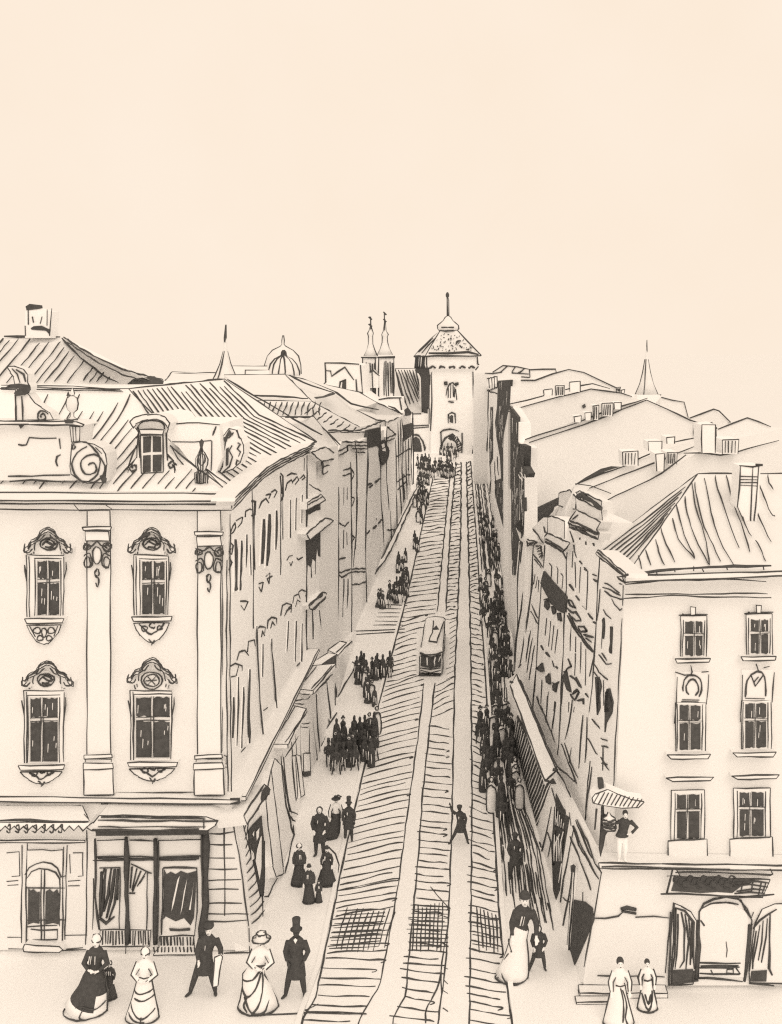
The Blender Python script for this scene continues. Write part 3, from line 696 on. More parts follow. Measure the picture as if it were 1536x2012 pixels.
a.st(GA, spiral(145, 879, 5, 1, 60, 12, .4), .18, 1.2); a.fill(GA, L1('625 1200 650 1190 672 1215 668 1245 640 1240', 'Z1'), .18)
a.sts(GA, '600 1020 640 1060', 'Z1', d=.18, w=1.3)
# upper scroll and pier
a.slab(GA, L1('95 640 130 640 190 700 215 740 260 770 310 800 335 845 250 850 100 855', 'Z1'), -.5, .05, S_, ink=1.1)
a.st(GA, spiral(83, 818, 12, 1.6, 20, 26, .2), .08, 1.2)
a.sts(GA, '95 690 100 850; 135 700 145 850; 110 850 145 865 160 850', 'Z1', d=.08, w=1.1)
a.fill(GA, L1('100 850 155 848 150 885 130 905 115 880', 'Z1'), .07)
a.build('attic_gable', pal)
u = M()
cx = GA(134, 830)
k = kf
prof = [(7*k, 0), (10*k, 6*k), (3*k, 12*k), (3*k, 20*k), (9*k, 26*k), (11*k, 38*k), (9*k, 48*k), (3*k, 53*k), (4*k, 58*k), (.5*k, 68*k)]
u.lathe(cx+V((0, .3, -2*k)), prof, S_, 16, 1.1, mer=(0, 180), rings=(1, 7))
u.fill(front(28.75), [(126, 824), (145, 826), (143, 832), (128, 832)], .3); u.fill(GA, [(130, 778), (134, 768), (138, 778)], .1)
u.build('urn', pal)
u = M()
e = L1('45 515 90 508 150 530 172 560 175 610 190 640 180 680 150 690 120 670 95 640 85 580 65 550', 'Z1')
u.slab(GA, e, -.35, .12, S_, ink=1.2)
u.fill(GA, L1('60 625 120 620 190 630 195 660 160 690 100 700 85 680 120 650 35 645', 'Z1'), .14); u.sts(GA, '75 525 110 560 125 615; 100 530 150 560 160 610; 35 645 60 632', 'Z1', d=.15, w=1.4)
u.build('carved_finial', pal)
u = M(); c = at(396, 952, 29.3)
u.lathe(c, [(12*k, 0), (14*k, 4*k), (13*k, 22*k), (6*k, 27*k), (11*k, 40*k), (12*k, 50*k), (6*k, 62*k), (3*k, 68*k), (1*k, 76*k)], S_, 14, 1.1, mer=(0, 180, 240, 270, 300), rings=(1, 3))
pu = front(29.0)
for x in range(383, 410, 4): u.st(pu, [(x, 928), (x+1, 950)], 0, 1.3)
u.st(pu, circle(396, 902, 7, 12), 0, 1.1, closed=True); u.fill(pu, [(391, 868), (396, 862), (401, 868), (398, 880), (393, 880)], 0)
u.build('urn', pal)
# ================================================================== left side of the street beyond the palace
XS = -6.77
PW = side(XS, 28, XS, 200)
def ys(px): return XS*F/(px-VX)
def row_house(px0, px1, y0, y1, label, depth=7., d=0.):
    """street house: wall on the street line between two picture columns, eaves at picture heights y0, y1"""
    h = thing('street_house', (XS, ys(px0), 0), label, 'house', 'houses along the left side of the street')
    m = M(); a = PW(px0, y0); b = PW(px1, y1)
    m.prism([a, b, b+V((-depth, 0, 0)), a+V((-depth, 0, 0))], 0, P_, 0)
    return h, m
# -- first house: capped bays, awnings and the shade under them laid in ink
h, m = row_house(603.5, 643, 893, 905, 'narrow street house with two slanting awnings over black shaded bays beside the corner palace')
m.sts(PW, '715 205 710 600 705 960 712 1200 705 1700 718 1980; 835 280 838 420 835 550 850 590; 890 950 880 1400 885 1830', 'F', d=.02)
m.sts(PW, '720 745 790 710 855 690', 'F', d=.02)
m.sts(PW, '760 1570 765 1820; 820 1570 832 1750; 750 1200 750 1290; 785 1150 785 1260; 850 1100 848 1135; 855 700 848 745', 'F', d=.02, w=1.1)
m.build('wall', h)
c = M(); c.slab(PW, L1('750 215 870 165 975 240 945 268 840 292', 'F'), -.8, .35, S_, ink=1.1); c.slab(PW, L1('838 295 940 265 972 330 848 405', 'F'), -.8, .2, S_, ink=1.1)
c.fill(PW, L1('840 290 850 285 860 330 850 400 838 405', 'F'), .24); c.sts(PW, '850 340 945 310; 715 215 760 215 840 285', 'F', d=.24, w=1.1); c.build('chimney_cap', h)
c = M(); c.slab(PW, L1('718 640 835 575 872 625 720 705', 'F'), -.1, .3, P_, ink=1.1); c.sts(PW, '718 665 850 595; 730 490 835 550', 'F', d=.32); c.slab(PW, L1('712 712 858 640 855 690 790 705 712 748', 'F'), -.1, .03, I_, ink=0); c.build('awning', h)  # the dark slab is painted shade below this awning
c = M(); c.slab(PW, L1('705 915 870 775 942 800 738 965', 'F'), -.1, .35, P_, ink=1.2); c.build('awning', h)
c = M(); c.slab(PW, L1('706 955 738 968 905 850 925 935 907 1062 885 1000 865 980 835 1115 813 1100 803 1020 790 1150 762 1125 750 1200 715 1170', 'F'), -.1, .03, I_, ink=0); c.build('shaded_bay', h)  # ink slab painting the shade under the second awning
c = M(); c.slab(PW, L1('725 1530 850 1412 880 1425 875 1450 765 1568 735 1558', 'F'), -.1, .25, P_, ink=1.2); c.sts(PW, '730 1528 850 1430; 760 1568 875 1460', 'F', d=.28, w=1.8); c.build('awning', h)
# -- second house
h, m = row_house(643, 692, 905, 873, 'tall plain street house with sketchy shutters standing between the awning house and the pilaster house')
m.sts(PW, '985 510 985 900 982 1250 985 1500 970 1750; 1090 300 1095 700 1098 1300 1095 1850; 975 205 1060 165 1060 200 995 235; 980 200 1055 160', 'F', d=.02)
m.sts(PW, '890 510 895 580; 950 500 955 560; 1030 515 1030 670; 1060 515 1058 620; 1028 880 1025 1040; 1055 900 1058 1010; 915 1405 915 1750; 980 1500 985 1300; 1030 1300 1020 1630; 1065 1300 1058 1560', 'F', d=.02, w=1.2)
m.sts(PW, '1025 370 1090 345; 1020 415 1090 395; 1090 350 1120 400 1095 450; 1095 600 1125 605 1100 675; 1090 920 1120 945 1095 1000; 900 1240 945 1210 950 1190 900 1190; 900 1165 980 1140; 970 1140 1045 1115; 990 820 1040 850 1070 810; 985 1260 1010 1290 1095 1240; 985 1250 1090 1215', 'F', d=.02, w=1.2)
m.fill(PW, L1('970 920 980 930 980 1050 968 1080', 'F'), .03)
m.build('wall', h)
c = M(); g3 = ground(3.4)
c.prism([g3(*p) for p in L1('580 628 690 562 740 570 735 630 600 640', 'Z8')], 3.25, P_, 1.1); c.fill(g3, L1('650 628 690 600 735 572 735 632', 'Z8'), .01); c.build('shop_canopy', h)
c = M(); c.prism([g3(*p) for p in L1('690 545 760 492 832 490 750 575', 'Z8')], 3.25, P_, 1.1); c.sts(g3, '690 540 760 490 800 500 740 560', 'Z8', d=.02); c.build('shop_canopy', h)
# -- third house with the giant pilaster
h, m = row_house(692, 757, 873, 843, 'street house with a giant plain pilaster and black eave shadow facing the stepped pavement')
m.sts(PW, '645 940 650 1000 640 1500 630 1700 622 2010; 525 960 530 1100 535 1500 525 2010; 470 1100 475 1500 478 2010', 'G', d=.02, w=1.05)
m.sts(PW, '1235 20 1235 190 1225 500 1215 900 1220 1300 1230 1700', 'F', d=.02); m.sts(PW, '1140 105 1140 400 1135 900 1110 1200', 'F', d=.02)
m.sts(PW, '1095 1215 1215 1212; 1095 1240 1215 1240; 1100 1350 1170 1345 1225 1320', 'F', d=.02, w=1.1)
m.sts(PW, '780 710 780 1130 785 1500 800 1700 820 2010; 830 670 835 900 845 1300 870 1600; 885 1610 890 1900 890 2010', 'G', d=.02)
m.sts(PW, '650 1335 690 1325; 720 1310 780 1270; 660 1365 700 1340; 640 1845 670 1810; 735 1690 740 1695; 700 1790 740 1760; 755 1740 790 1700', 'G', d=.02, w=1.8)
m.build('wall', h)
c = M()
c.slab(PW, L1('380 885 640 890 640 965 495 960 500 935 435 925 430 985 355 1025 340 990', 'G'), -.8, .15, S_, ink=0); c.sts(PW, '380 890 640 893; 430 928 640 930; 490 960 640 963; 520 1000 620 1003; 340 990 430 945 435 990 355 1028; 515 870 520 960 538 960', 'G', d=.17, w=1.1); c.build('cornice', h)
c = M(); c.slab(PW, L1('655 770 780 740 780 960 740 930 705 945 650 955 640 900', 'G'), -.2, .05, I_, ink=0); c.slab(PW, L1('780 890 825 870 850 940 870 975 845 1100 790 1135 770 1010', 'G'), -.2, .1, I_, ink=1)  # first slab paints the black eave shadow in ink
c.fill(PW, L1('790 920 820 905 825 945 800 955', 'G'), .12, P_); c.fill(PW, L1('800 970 830 950 838 990 800 985', 'G'), .12, P_)
c.build('eave_shadow_bracket', h)
c = M(); c.slab(PW, L1('845 730 940 815 930 850 845 885 840 840', 'G'), -.4, .2, P_, ink=1.2); c.sts(PW, '845 850 935 815', 'G', d=.22); c.build('bay_roof', h)
# -- fourth house, ruled with tall stripes
h, m = row_house(757, 781, 842, 822, 'narrow street house ruled with tall vertical window strips before the city gate')
for t in ('935 870 940 1040 945 1400 950 1780', '960 690 965 1000 975 1300 1000 1670', '985 660 990 1000 1005 1300 1020 1520', '1010 850 1010 1200 1030 1490', '1000 650 1020 850'): m.sts(PW, t, 'G', d=.02, w=1.1)
m.build('wall', h)
h, m = row_house(781, 807, 822, 806, 'last street house on the left with black eaves touching the city gate wall')
for t in ('1040 880 1045 1250 1060 1500', '1070 860 1070 1100 1075 1340', '1095 830 1100 1100 1110 1340', '1115 640 1118 900 1125 1340', '940 1050 990 1020 1030 990 1085 960', '950 1310 1010 1265 1060 1235 1090 1230', '955 1390 1060 1290', '845 1810 960 1800'): m.sts(PW, t, 'G', d=.02, w=1.1)
m.sts(PW, '1020 1230 1030 1250; 1065 1170 1075 1180; 1070 960 1085 970', 'G', d=.02, w=2)
m.fill(PW, L1('1010 720 1115 690 1112 820 1060 860 1020 890', 'G'), .03); m.fill(PW, L1('1025 560 1065 530 1110 590 1090 615 1040 620', 'G'), .03)
m.build('wall', h)

# -- roofs seen over the street houses; every block stands on the ground
def roof_house(name, label, t, ink, strokes=(), hatches=(), group='roofs behind the left street front', w=1.05):
    m = M(); tp = m.block(t, 0, T_, ink, w)
    pl = tri(tp[0], tp[1], tp[2])
    return m, pl
def done(m, name, label, group='roofs behind the left street front', cat='house'): return tag(m.build(name), label, cat, group)
# broad blank roof right behind the palace
t = [(455, 812, 49), (500, 778, 56), (620, 787, 56), (618, 826, 49), (664, 874, 49.5), (606, 884, 44.5)]
m = M(); tp = m.block([(470, 800, 50), (533, 819, 50), (616, 819, 50), (664, 876, 50), (600, 890, 44.8), (560, 840, 46)], 0, T_, ((1, 2, 3),))
done(m, 'house', 'low blank roof directly behind the hatched street slope of the corner palace')
# hatched roof strip
m = M(); tp = m.block([(501, 787, 62), (612, 789, 62), (614, 819, 56), (525, 819, 56)], 0, T_, ((0, 1),))
t2 = m.block([(612, 789, 62), (660, 815, 66), (706, 839, 72), (757, 828, 92), (757, 844, 88), (718, 849, 70), (642, 849, 58), (614, 819, 56)], 0, T_, ((0, 1, 2), (5, 6)), street=-6.8)
pl = tri(tp[0], tp[1], tp[2]); pl2 = tri(t2[0], t2[7], t2[5])
for k in range(11):
    x = 512+k*11; m.st(pl, [(x+9, 790), (x+4, 803), (x-6+k*1.2, 816)], .15, 1.05)
for k in range(8):
    a_ = along([(618, 797), (660, 821), (700, 840)], k/7); m.st(pl2, [a_, (a_[0]-9, a_[1]+8), (a_[0]-20+k, a_[1]+17-k*1.2)], 1.2, 1.05)
m.st(pl2, smooth([(645, 845), (700, 846), (724, 838), (757, 825)], 3), 1., 1.2); m.st(pl2, [(560, 820), (614, 820), (642, 848), (668, 875)], .6, 1.1)
done(m, 'house', 'house with a short hatched roof strip and curved eaves above the pilaster house')
# blank curved roofs rising to a ridge
m = M(); tp = m.block([(495, 777, 70), (440, 737, 80), (560, 736, 80), (612, 788, 68)], 0, T_, ((1, 2), (2, 3)))
t2 = m.block([(560, 736, 80), (606, 748, 84), (662, 772, 86), (705, 806, 88), (757, 829, 96), (706, 842, 76), (640, 806, 70), (612, 788, 68)], 0, T_, ((0, 1, 2, 3, 4), (7, 6, 5)), street=-6.8)
q = tri(tp[0], tp[2], tp[3]); m.st(q, smooth([(495, 776), (560, 780), (605, 783)], 3), .2, 1.3)
q = tri(t2[0], t2[2], t2[7]); m.fill(q, L1('85 425 180 415 250 385 320 375 300 400 200 430 110 445', 'G'), .6); m.st(q, smooth([(568, 737), (612, 758), (655, 771)], 3), .5, 1.2)
done(m, 'house', 'wide blank roof with long swept ridges in front of the pedimented house')
m = M(); tp = m.block([(606, 748, 90), (640, 756, 92), (705, 771, 92), (740, 791, 90), (795, 816, 88), (762, 829, 80), (736, 824, 82), (700, 806, 84)], 0, T_, ((1, 2, 3, 4), (7, 6, 5), (5, 4)), street=-6.8)
m.line([at(658, 771, 83), at(690, 793, 83), at(744, 806, 85)], 1.1); m.line([at(762, 798, 86), at(775, 802, 86), at(790, 814, 86)], 1.1)
done(m, 'house', 'low sweeping roof running down to the last street houses below the twin towers')
# pedimented house with one dark window
Y = 150; p = front(Y); m = M()
m.slab(p, L1('205 65 380 70 580 90 595 390 720 480 200 480', 'G'), -12, 0, P_, ink=0); 
m.sts(p, '205 65 380 70 560 85; 205 65 205 150 208 270 190 290; 575 90 578 160 595 385; 210 150 265 150 272 210 340 160 410 118 450 170 505 245; 530 240 535 365 600 385', 'G', d=.1, w=1.1)
hh = thing('pedimented_house', p(670, 775), 'flat topped house with a small pediment and one dark window on the skyline', 'house', 'roofs behind the left street front'); m.build('wall', hh)
m = M(); m.slab(p, L1('350 365 360 260 425 240 425 368', 'G'), -.1, .1, P_, ink=0); m.fill(p, L1('375 355 385 262 425 240 425 368 375 365', 'G'), .15); m.sts(p, '350 365 360 265 420 240', 'G', d=.16, w=1.2); m.build('window', hh)
# far pale roofs and parapets on the skyline
for t, ink, lab in (([(318, 757, 110), (338, 731, 120), (452, 734, 120), (470, 760, 110)], ((0, 1, 2),), 'long low roof on the skyline left of the thin spire'),
                    ([(450, 719, 230), (525, 720, 230), (530, 760, 220), (450, 760, 220)], ((0, 1),), 'far flat roof between the thin spire and the ribbed dome'),
                    ([(482, 728, 200), (528, 727, 200), (532, 760, 195), (482, 760, 195)], ((3, 0, 1),), 'small far parapet standing just before the ribbed dome')):
    m = M(); tp = m.block(t, 0, T_, ink, 1.)
    if lab.startswith('long'): m.line([at(340, 734, 119), at(450, 737, 119)], .9)
    done(m, 'house', lab)
# upper left building: great hatched roof and chimney
bh = thing('roof_house', (-16, 42, 0), 'big house behind the palace with a diagonally hatched hipped roof rising at the frame edge', 'house')
m = M(); a, b, c, d_, e = at(-260, 758, 40), at(318, 757, 40), at(125, 662, 46), at(-260, 660, 46), at(320, 744, 50)
m.poly([a, b, c, d_], T_); pe = tri(b, e, c); cv = smooth([(125, 662), (170, 691), (240, 725), (320, 746)], 3); m.poly([pe(*q) for q in cv]+[b], P_); m.st(pe, cv, .05, 1.3); m.st(pe, [(132, 672), (185, 708), (240, 736), (290, 750)], .05, 1.1)  # hip end takes the lighter plaster colour to offset its shade
for i in range(0): pass
m.add([a, b, V((b.x, b.y, 0)), V((a.x, a.y, 0))], [[0, 1, 2, 3]], P_); m.add([b, e, V((e.x, e.y, 0)), V((b.x, b.y, 0))], [[0, 1, 2, 3]], P_)
ek = at(-260, 744, 52); m.add([c, d_, ek], [[0, 1, 2]], T_)
pr = tri(a, b, c); ply = [(-10, 664), (120, 664), (160, 704), (215, 738), (240, 752), (-10, 754)]
m.hatch(pr, ply, 52, 16, .1, 1.05, curve=-.05, trim=.12)
m.st(pr, [(8, 661), (60, 661), (118, 663)], .1, 1.6)
hip = smooth([(122, 664), (150, 695), (200, 735), (232, 752)], 3); m.st(pr, hip, .12, 1.3)

m.fill(pr, [(250, 754), (262, 744), (300, 740), (322, 748), (320, 757), (255, 760)], .3)  # ink patch painted for the shadowed roof valley
m.build('roof', bh)
k = M(); Y = 45; p = front(Y)
k.slab(p, [(50, 600), (100, 612), (99, 664), (49, 664)], -.9, 0, P_, ink=0)
k.sts(p, '55 610 55 638; 49 640 49 660; 92 608 92 640; 101 606 99 635 97 660; 64 622 66 634; 82 622 79 636', d=.03, w=1.1)
k.fill(p, [(50, 602), (58, 597), (83, 600), (84, 606), (70, 608), (52, 610)], .03); k.fill(p, [(60, 645), (66, 641), (82, 640), (92, 645), (100, 648), (98, 658), (90, 650), (62, 648)], .03)
k.build('chimney', bh)

# -- thin spire, ribbed dome, twin church towers
def spire(name, label, px, ytip, ymid, ybase, hw, Y, needle=2.):
    m = M(); k_ = Y/F; c = at(px, ybase, Y)
    m.lathe(c, [(hw*k_, 0), (hw*.62*k_, (ybase-ymid)*.3*k_), (hw*.34*k_, (ybase-ymid)*.62*k_), (hw*.14*k_, (ybase-ymid)*k_), (.02, (ybase-ytip)*k_)], T_, 8, 0, sq=1)
    for a in (180, 0, 245): m.line([c+V((r*1.02*math.cos(math.radians(a)), r*1.02*math.sin(math.radians(a)), z)) for r, z in [(hw*k_, 0), (hw*.62*k_, (ybase-ymid)*.3*k_), (hw*.34*k_, (ybase-ymid)*.62*k_), (hw*.14*k_, (ybase-ymid)*k_)]], 1.)
    m.line([c+V((0, -.05, (ybase-ymid-4)*k_)), c+V((0, -.05, (ybase-(ymid+ytip)/2)*k_)), c+V((0, -.05, (ybase-ytip)*k_))], needle)
    m.prism([c+V((dx*hw*k_, dy*hw*k_, 0)) for dx, dy in ((-1, -1), (1, -1), (1, 1), (-1, 1))], 0, P_, 0)
    return tag(m.build(name), label, 'spire')
spire('church_spire', 'slender needle tipped church spire on the left skyline behind the palace roof', 443, 638, 690, 757, 31, 100)
m = M(); Y = 220; k_ = Y/F; c = at(557, 738, Y)
m.lathe(c, [(31*k_, 0), (30*k_, 8*k_), (25*k_, 22*k_), (17*k_, 32*k_), (8*k_, 37*k_), (5*k_, 40*k_), (4*k_, 46*k_), (1*k_, 50*k_)], T_, 24, 1.2, mer=(0, 180, 205, 235, 262, 285, 320), rings=(5,))
m.prism([c+V((dx*30*k_, dy*30*k_, 0)) for dx, dy in ((-1, -1), (1, -1), (1, 1), (-1, 1))], 0, P_, 0)
hh = thing('domed_church', c, 'small ribbed dome inside a larger cupola outline on the left skyline', 'church'); m.build('dome', hh)
m = M(); c2 = at(556, 735, 245); k2 = 245/F
m.lathe(c2, [(36*k2, 0), (35*k2, 18*k2), (30*k2, 35*k2), (20*k2, 46*k2), (5*k2, 54*k2), (2*k2, 58*k2), (2*k2, 66*k2), (.5*k2, 76*k2)], T_, 24, 1.2, mer=(184, 356))
m.prism([c2+V((dx*28*k2, dy*28*k2, 0)) for dx, dy in ((-1, -1), (1, -1), (1, 1), (-1, 1))], 0, P_, 0)
m.build('cupola', hh)
th = thing('twin_towered_church', at(740, 790, 165), 'gothic church with two slender bulb topped towers left of the city gate', 'church')
for (cx, x0, x1, ytop, ycone, tip, bulb, drk) in ((728, 712, 737, 703, 700, 622, 655, 0), (756, 744, 773, 703, 697, 613, 657, 1)):
    Y = 165; k_ = Y/F; m = M(); p = front(Y); hw = (x1-x0)/2
    m.slab(p, [(x0, ytop), (x1, ytop), (x1, 800), (x0, 800)], -hw*2*k_, 0, P_, ink=0)
    m.sts(p, '%g %g %g %g; %g %g %g %g' % (x0, ytop, x0-1, 790, x1, ytop, x1+1, 785), d=.1, w=1.)
    x = x0+(10 if drk else 7)
    while x < x1: m.sts(p, '%g %g %g %g' % (x, ytop+R.uniform(2, 12), x+R.uniform(-1, 1), 783-R.uniform(0, 12)), d=.1, w=1.05 if x < x1-6 else 1.6); x += 4.3
    m.sts(p, '%g %g %g %g' % (x0-3, ytop, x1+3, ytop-1), d=.3, w=2.2)
    t_ = m.build('tower', th)
    m = M(); c = at(cx, ycone, Y+.6)
    m.lathe(c, [(hw*1.05*k_, 0), (hw*.62*k_, 12*k_), (hw*.34*k_, 24*k_), (hw*.3*k_, (ycone-bulb-5)*k_), (hw*.42*k_, (ycone-bulb)*k_), (hw*.2*k_, (ycone-bulb+6)*k_), (.3*k_, (ycone-tip-14)*k_)], T_, 10, .95, mer=(0, 180))
    m.line([c+V((0, -.3, (ycone-bulb+8)*k_)), c+V((0, -.3, (ycone-tip)*k_))], 1.3)
    for dz_ in (0, 14): m.line([c+V((-.25, -.3, (ycone-tip-dz_)*k_)), c+V((.25, -.3, (ycone-tip-dz_-6)*k_))], 1.6)
    m.build('spire', t_)
m = M(); p = front(163); m.slab(p, L1('610 210 660 165 710 140 760 200 755 330 610 330', 'G'), -4, 0, P_, ink=0); m.sts(p, '605 215 660 170 705 145 735 170 768 205; 655 180 660 340; 690 150 700 360', 'G', d=.1, w=1.1); m.build('gable', th)
m = M(); p = front(150); m.slab(p, L1('760 445 860 432 1000 435 1010 620 700 620', 'G'), -6, 0, P_, ink=0); m.sts(p, '760 447 860 435 1000 435; 985 440 992 520 1005 595', 'G', d=.1, w=1.1); m.build('nave', th)
# ================================================================== the city gate at the end of the street
gt = thing('gate_tower', at(885, 890, 170), 'tall pale city gate tower with pointed roof, ball spike and archway closing the street', 'tower')
Yg = 170.; p = front(Yg); kg = Yg/F
pL = tri(at(822, 900, 180), at(847, 900, 170), at(847, 700, 170))
m = M()
shaft = [at(847, 890, 170), at(930, 890, 170), at(926, 890, 180), at(822, 890, 180)]
m.slab(p, [(847, 722), (930, 722), (930, 895), (910, 895), (910, 880), (906, 862), (890, 850), (880, 858), (868, 880), (867, 895), (847, 895)], -8, 0, P_, ink=0)
m.add([at(847, 720, 170), at(847, 895, 170), at(824, 895, 180), at(824, 720, 180)], [[0, 1, 2, 3]], P_)
m.sts(p, '370 940 375 1100 365 1400 360 1575; 820 935 825 1300 830 1660; 355 965 350 1080', 'D', d=.1, w=1.05)
m.build('shaft', gt)
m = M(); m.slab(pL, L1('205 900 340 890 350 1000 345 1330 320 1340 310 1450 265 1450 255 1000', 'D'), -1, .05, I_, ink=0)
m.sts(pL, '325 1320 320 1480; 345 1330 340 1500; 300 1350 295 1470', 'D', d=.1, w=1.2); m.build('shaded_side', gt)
m = M()
m.slab(p, L1('320 765 870 770 875 860 840 930 820 900 350 905 320 860', 'D'), -9, .8, P_, ink=0)
m.add([p(838, 700, .8), p(838, 717, .8), at(815, 722, 181), at(815, 699, 181)], [[0, 1, 2, 3]], P_)
for x in (385, 485, 595, 705, 805): m.st(p, smooth(L1('%g 900 %g 882 %g 880 %g 898' % (x-35, x-15, x+10, x+30), 'D'), 3), .95, 1.5)
m.sts(p, '868 775 870 850 880 865; 880 880 845 920; 315 770 312 850 325 900; 350 905 375 880', 'D', d=.95, w=1.2)
pl2 = tri(p(838, 700, .8), p(838, 717, .8), at(815, 722, 181))
for x in range(205, 312, 22): m.sts(pl2, '%g 770 %g 900' % (x, x-6), 'D', d=.1, w=2.6)
m.sts(p, '200 905 230 940 260 950', 'D', d=.9, w=2)
m.build('battlement_storey', gt)
m = M()
e = [p(835, 700, 1.3), p(945, 699, 1.3), at(938, 697, 183), at(813, 700, 182)]
tq = [p(864, 651, -3.), p(899, 650, -3.), at(896, 650, 177), at(862, 651, 177)]
m.add(e+tq, [[0, 1, 5, 4], [1, 2, 6, 5], [2, 3, 7, 6], [3, 0, 4, 7], [4, 5, 6, 7], [3, 2, 1, 0]], T_)
pr = tri(e[0], e[1], tq[0])
m.line([e[0], e[1]], 1.4); m.line([e[0], tq[0]], 1.2); m.line([e[1], tq[1]], 1.3); m.line([e[3], tq[3]], 1.2); m.line([e[3], e[0]], 1.5)
m.st(pr, [(842, 693), (880, 694), (920, 692), (940, 697)], .2, 1.5)
pl3 = tri(e[0], e[3], tq[0]); m.sts(pl3, '822 692 850 664; 828 694 856 664', d=.2, w=1.)
for i in range(95):
    x = R.uniform(842, 935); y = R.uniform(656, 690)
    if inside((x, y), [(842, 690), (866, 655), (897, 655), (934, 690)]):
        a = R.uniform(0, 3.1); l_ = R.uniform(.5, 1.8); m.st(pr, [(x-l_*math.cos(a), y-l_*math.sin(a)), (x+l_*math.cos(a), y+l_*math.sin(a))], .25, .95)
m.st(pr, smooth(L1('630 640 650 610 685 595', 'D'), 3), .25, 1.2); m.st(pr, smooth(L1('670 650 690 668 705 665', 'D'), 3), .25, 1.2)
m.build('roof', gt)
m = M(); c = at(880, 650, 174); k_ = 174/F
m.lathe(c, [(17*k_, 0), (20*k_, 4*k_), (20*k_, 10*k_), (14*k_, 15*k_), (9*k_, 20*k_), (5*k_, 26*k_), (1.2*k_, 29*k_), (.8*k_, 60*k_), (.3*k_, 66*k_)], T_, 16, 1.2, mer=(0, 180), rings=(0,))
m.line([c+V((-13*k_, -1.7, 6*k_)), c+V((12*k_, -1.7, 6*k_))], 1.4)
m.line([c+V((0, -.1, 28*k_)), c+V((-.1, -.1, 66*k_))], 1.4); m.lathe(c+V((-.1, 0, 64*k_)), [(.5*k_, 0), (3.2*k_, 3*k_), (3.6*k_, 7*k_), (2*k_, 11*k_), (.2*k_, 12*k_)], I_, 10, 0)
m.build('lantern_cap', gt)
m = M(); m.slab(p, L1('535 1200 540 1120 590 1050 640 1110 645 1240 555 1240', 'D'), -.3, .15, P_, ink=0)
m.sts(p, '530 1195 540 1120 570 1065 600 1048 640 1090; 555 1105 552 1215; 580 1070 578 1220; 605 1075 608 1205; 620 1100 618 1210; 635 1120 642 1240; 550 1255 580 1265 612 1266', 'D', d=.2, w=1.1); m.sts(p, '525 1040 528 1080; 645 1050 650 1080', 'D', d=.2, w=3.4); m.build('niche_window', gt)
m = M(); m.slab(p, L1('550 1385 625 1385 630 1490 550 1490', 'D'), -.3, .15, P_, ink=0); m.sts(p, '550 1490 550 1395 590 1380 625 1388 630 1490; 560 1400 562 1440', 'D', d=.2, w=1.1); m.fill(p, L1('565 1480 568 1415 585 1400 605 1410 605 1490', 'D'), .2); m.build('small_window', gt)
m = M()
m.slab(p, L1('548 1660 595 1600 640 1640 680 1700 700 1760 690 1800 650 1760 640 1700 600 1670', 'D'), -1, .1, S_, ink=0)
m.fill(p, L1('545 1655 600 1595 625 1625 605 1660 580 1680', 'D'), .15)
for i in range(8):
    t = i/7; a = along(L1('620 1620 660 1665 690 1720 705 1770', 'D'), t); b_ = along(L1('590 1675 630 1700 650 1750 660 1790', 'D'), t); m.st(p, [a, b_], .15, 1.3)
m.sts(p, '480 1760 490 1700 520 1655 560 1625 600 1600; 640 1630 680 1700 700 1750; 600 1660 640 1710 650 1760; 475 1590 478 1700 480 1780; 705 1595 700 1700 695 1830; 460 1590 500 1570 570 1553 620 1560 670 1575', 'D', d=.2, w=1.2); m.build('archway', gt)
# what stands beyond the arch: pale yard wall
m = M(); m.block([(846, 800, 186), (932, 800, 186), (932, 800, 190), (846, 800, 190)], 0, P_, ()); pass
# left wing with arched side gate and hatched roof
gw = thing('gate_wing', at(825, 890, 172), 'low gate wing with dark arched doorway and steep hatched roof left of the tower', 'building')
p = front(172.); m = M()
m.slab(p, [(806, 813), (846, 813), (846, 896), (806, 896)], -6, 0, P_, ink=0)
m.sts(p, '160 1390 260 1390; 175 1515 360 1510; 180 1545 345 1535; 165 1370 172 1600 178 1860', 'D', d=.1, w=1.1)
m.build('wall', gw)
m = M(); m.slab(p, L1('170 1810 175 1650 205 1635 240 1660 262 1730 268 1810', 'D'), -.3, .1, I_, ink=0); m.st(p, smooth(L1('180 1612 230 1625 275 1680 300 1785', 'D'), 3), .15, 1.3); m.build('arched_door', gw)
m = M(); tp = m.block([(776, 725, 190), (815, 724, 190), (828, 750, 186), (828, 808, 176), (806, 812, 176), (790, 780, 180)], 0, T_, ((0, 1), (0, 5, 4)), 1.1); pr = tri(tp[0], tp[1], tp[3])
for i in range(8):
    t = i/7; a = (lerp(777, 816, t), 727); e_ = along([(800, 802), (826, 800), (827, 770)], t); m.st(pr, [a, (lerp(a[0], e_[0], .5)-1, lerp(a[1], e_[1], .45)), (lerp(a[0], e_[0], .92-.02*i), lerp(a[1], e_[1], .92-.02*i))], .5, 1.05)
m.build('roof', gw)
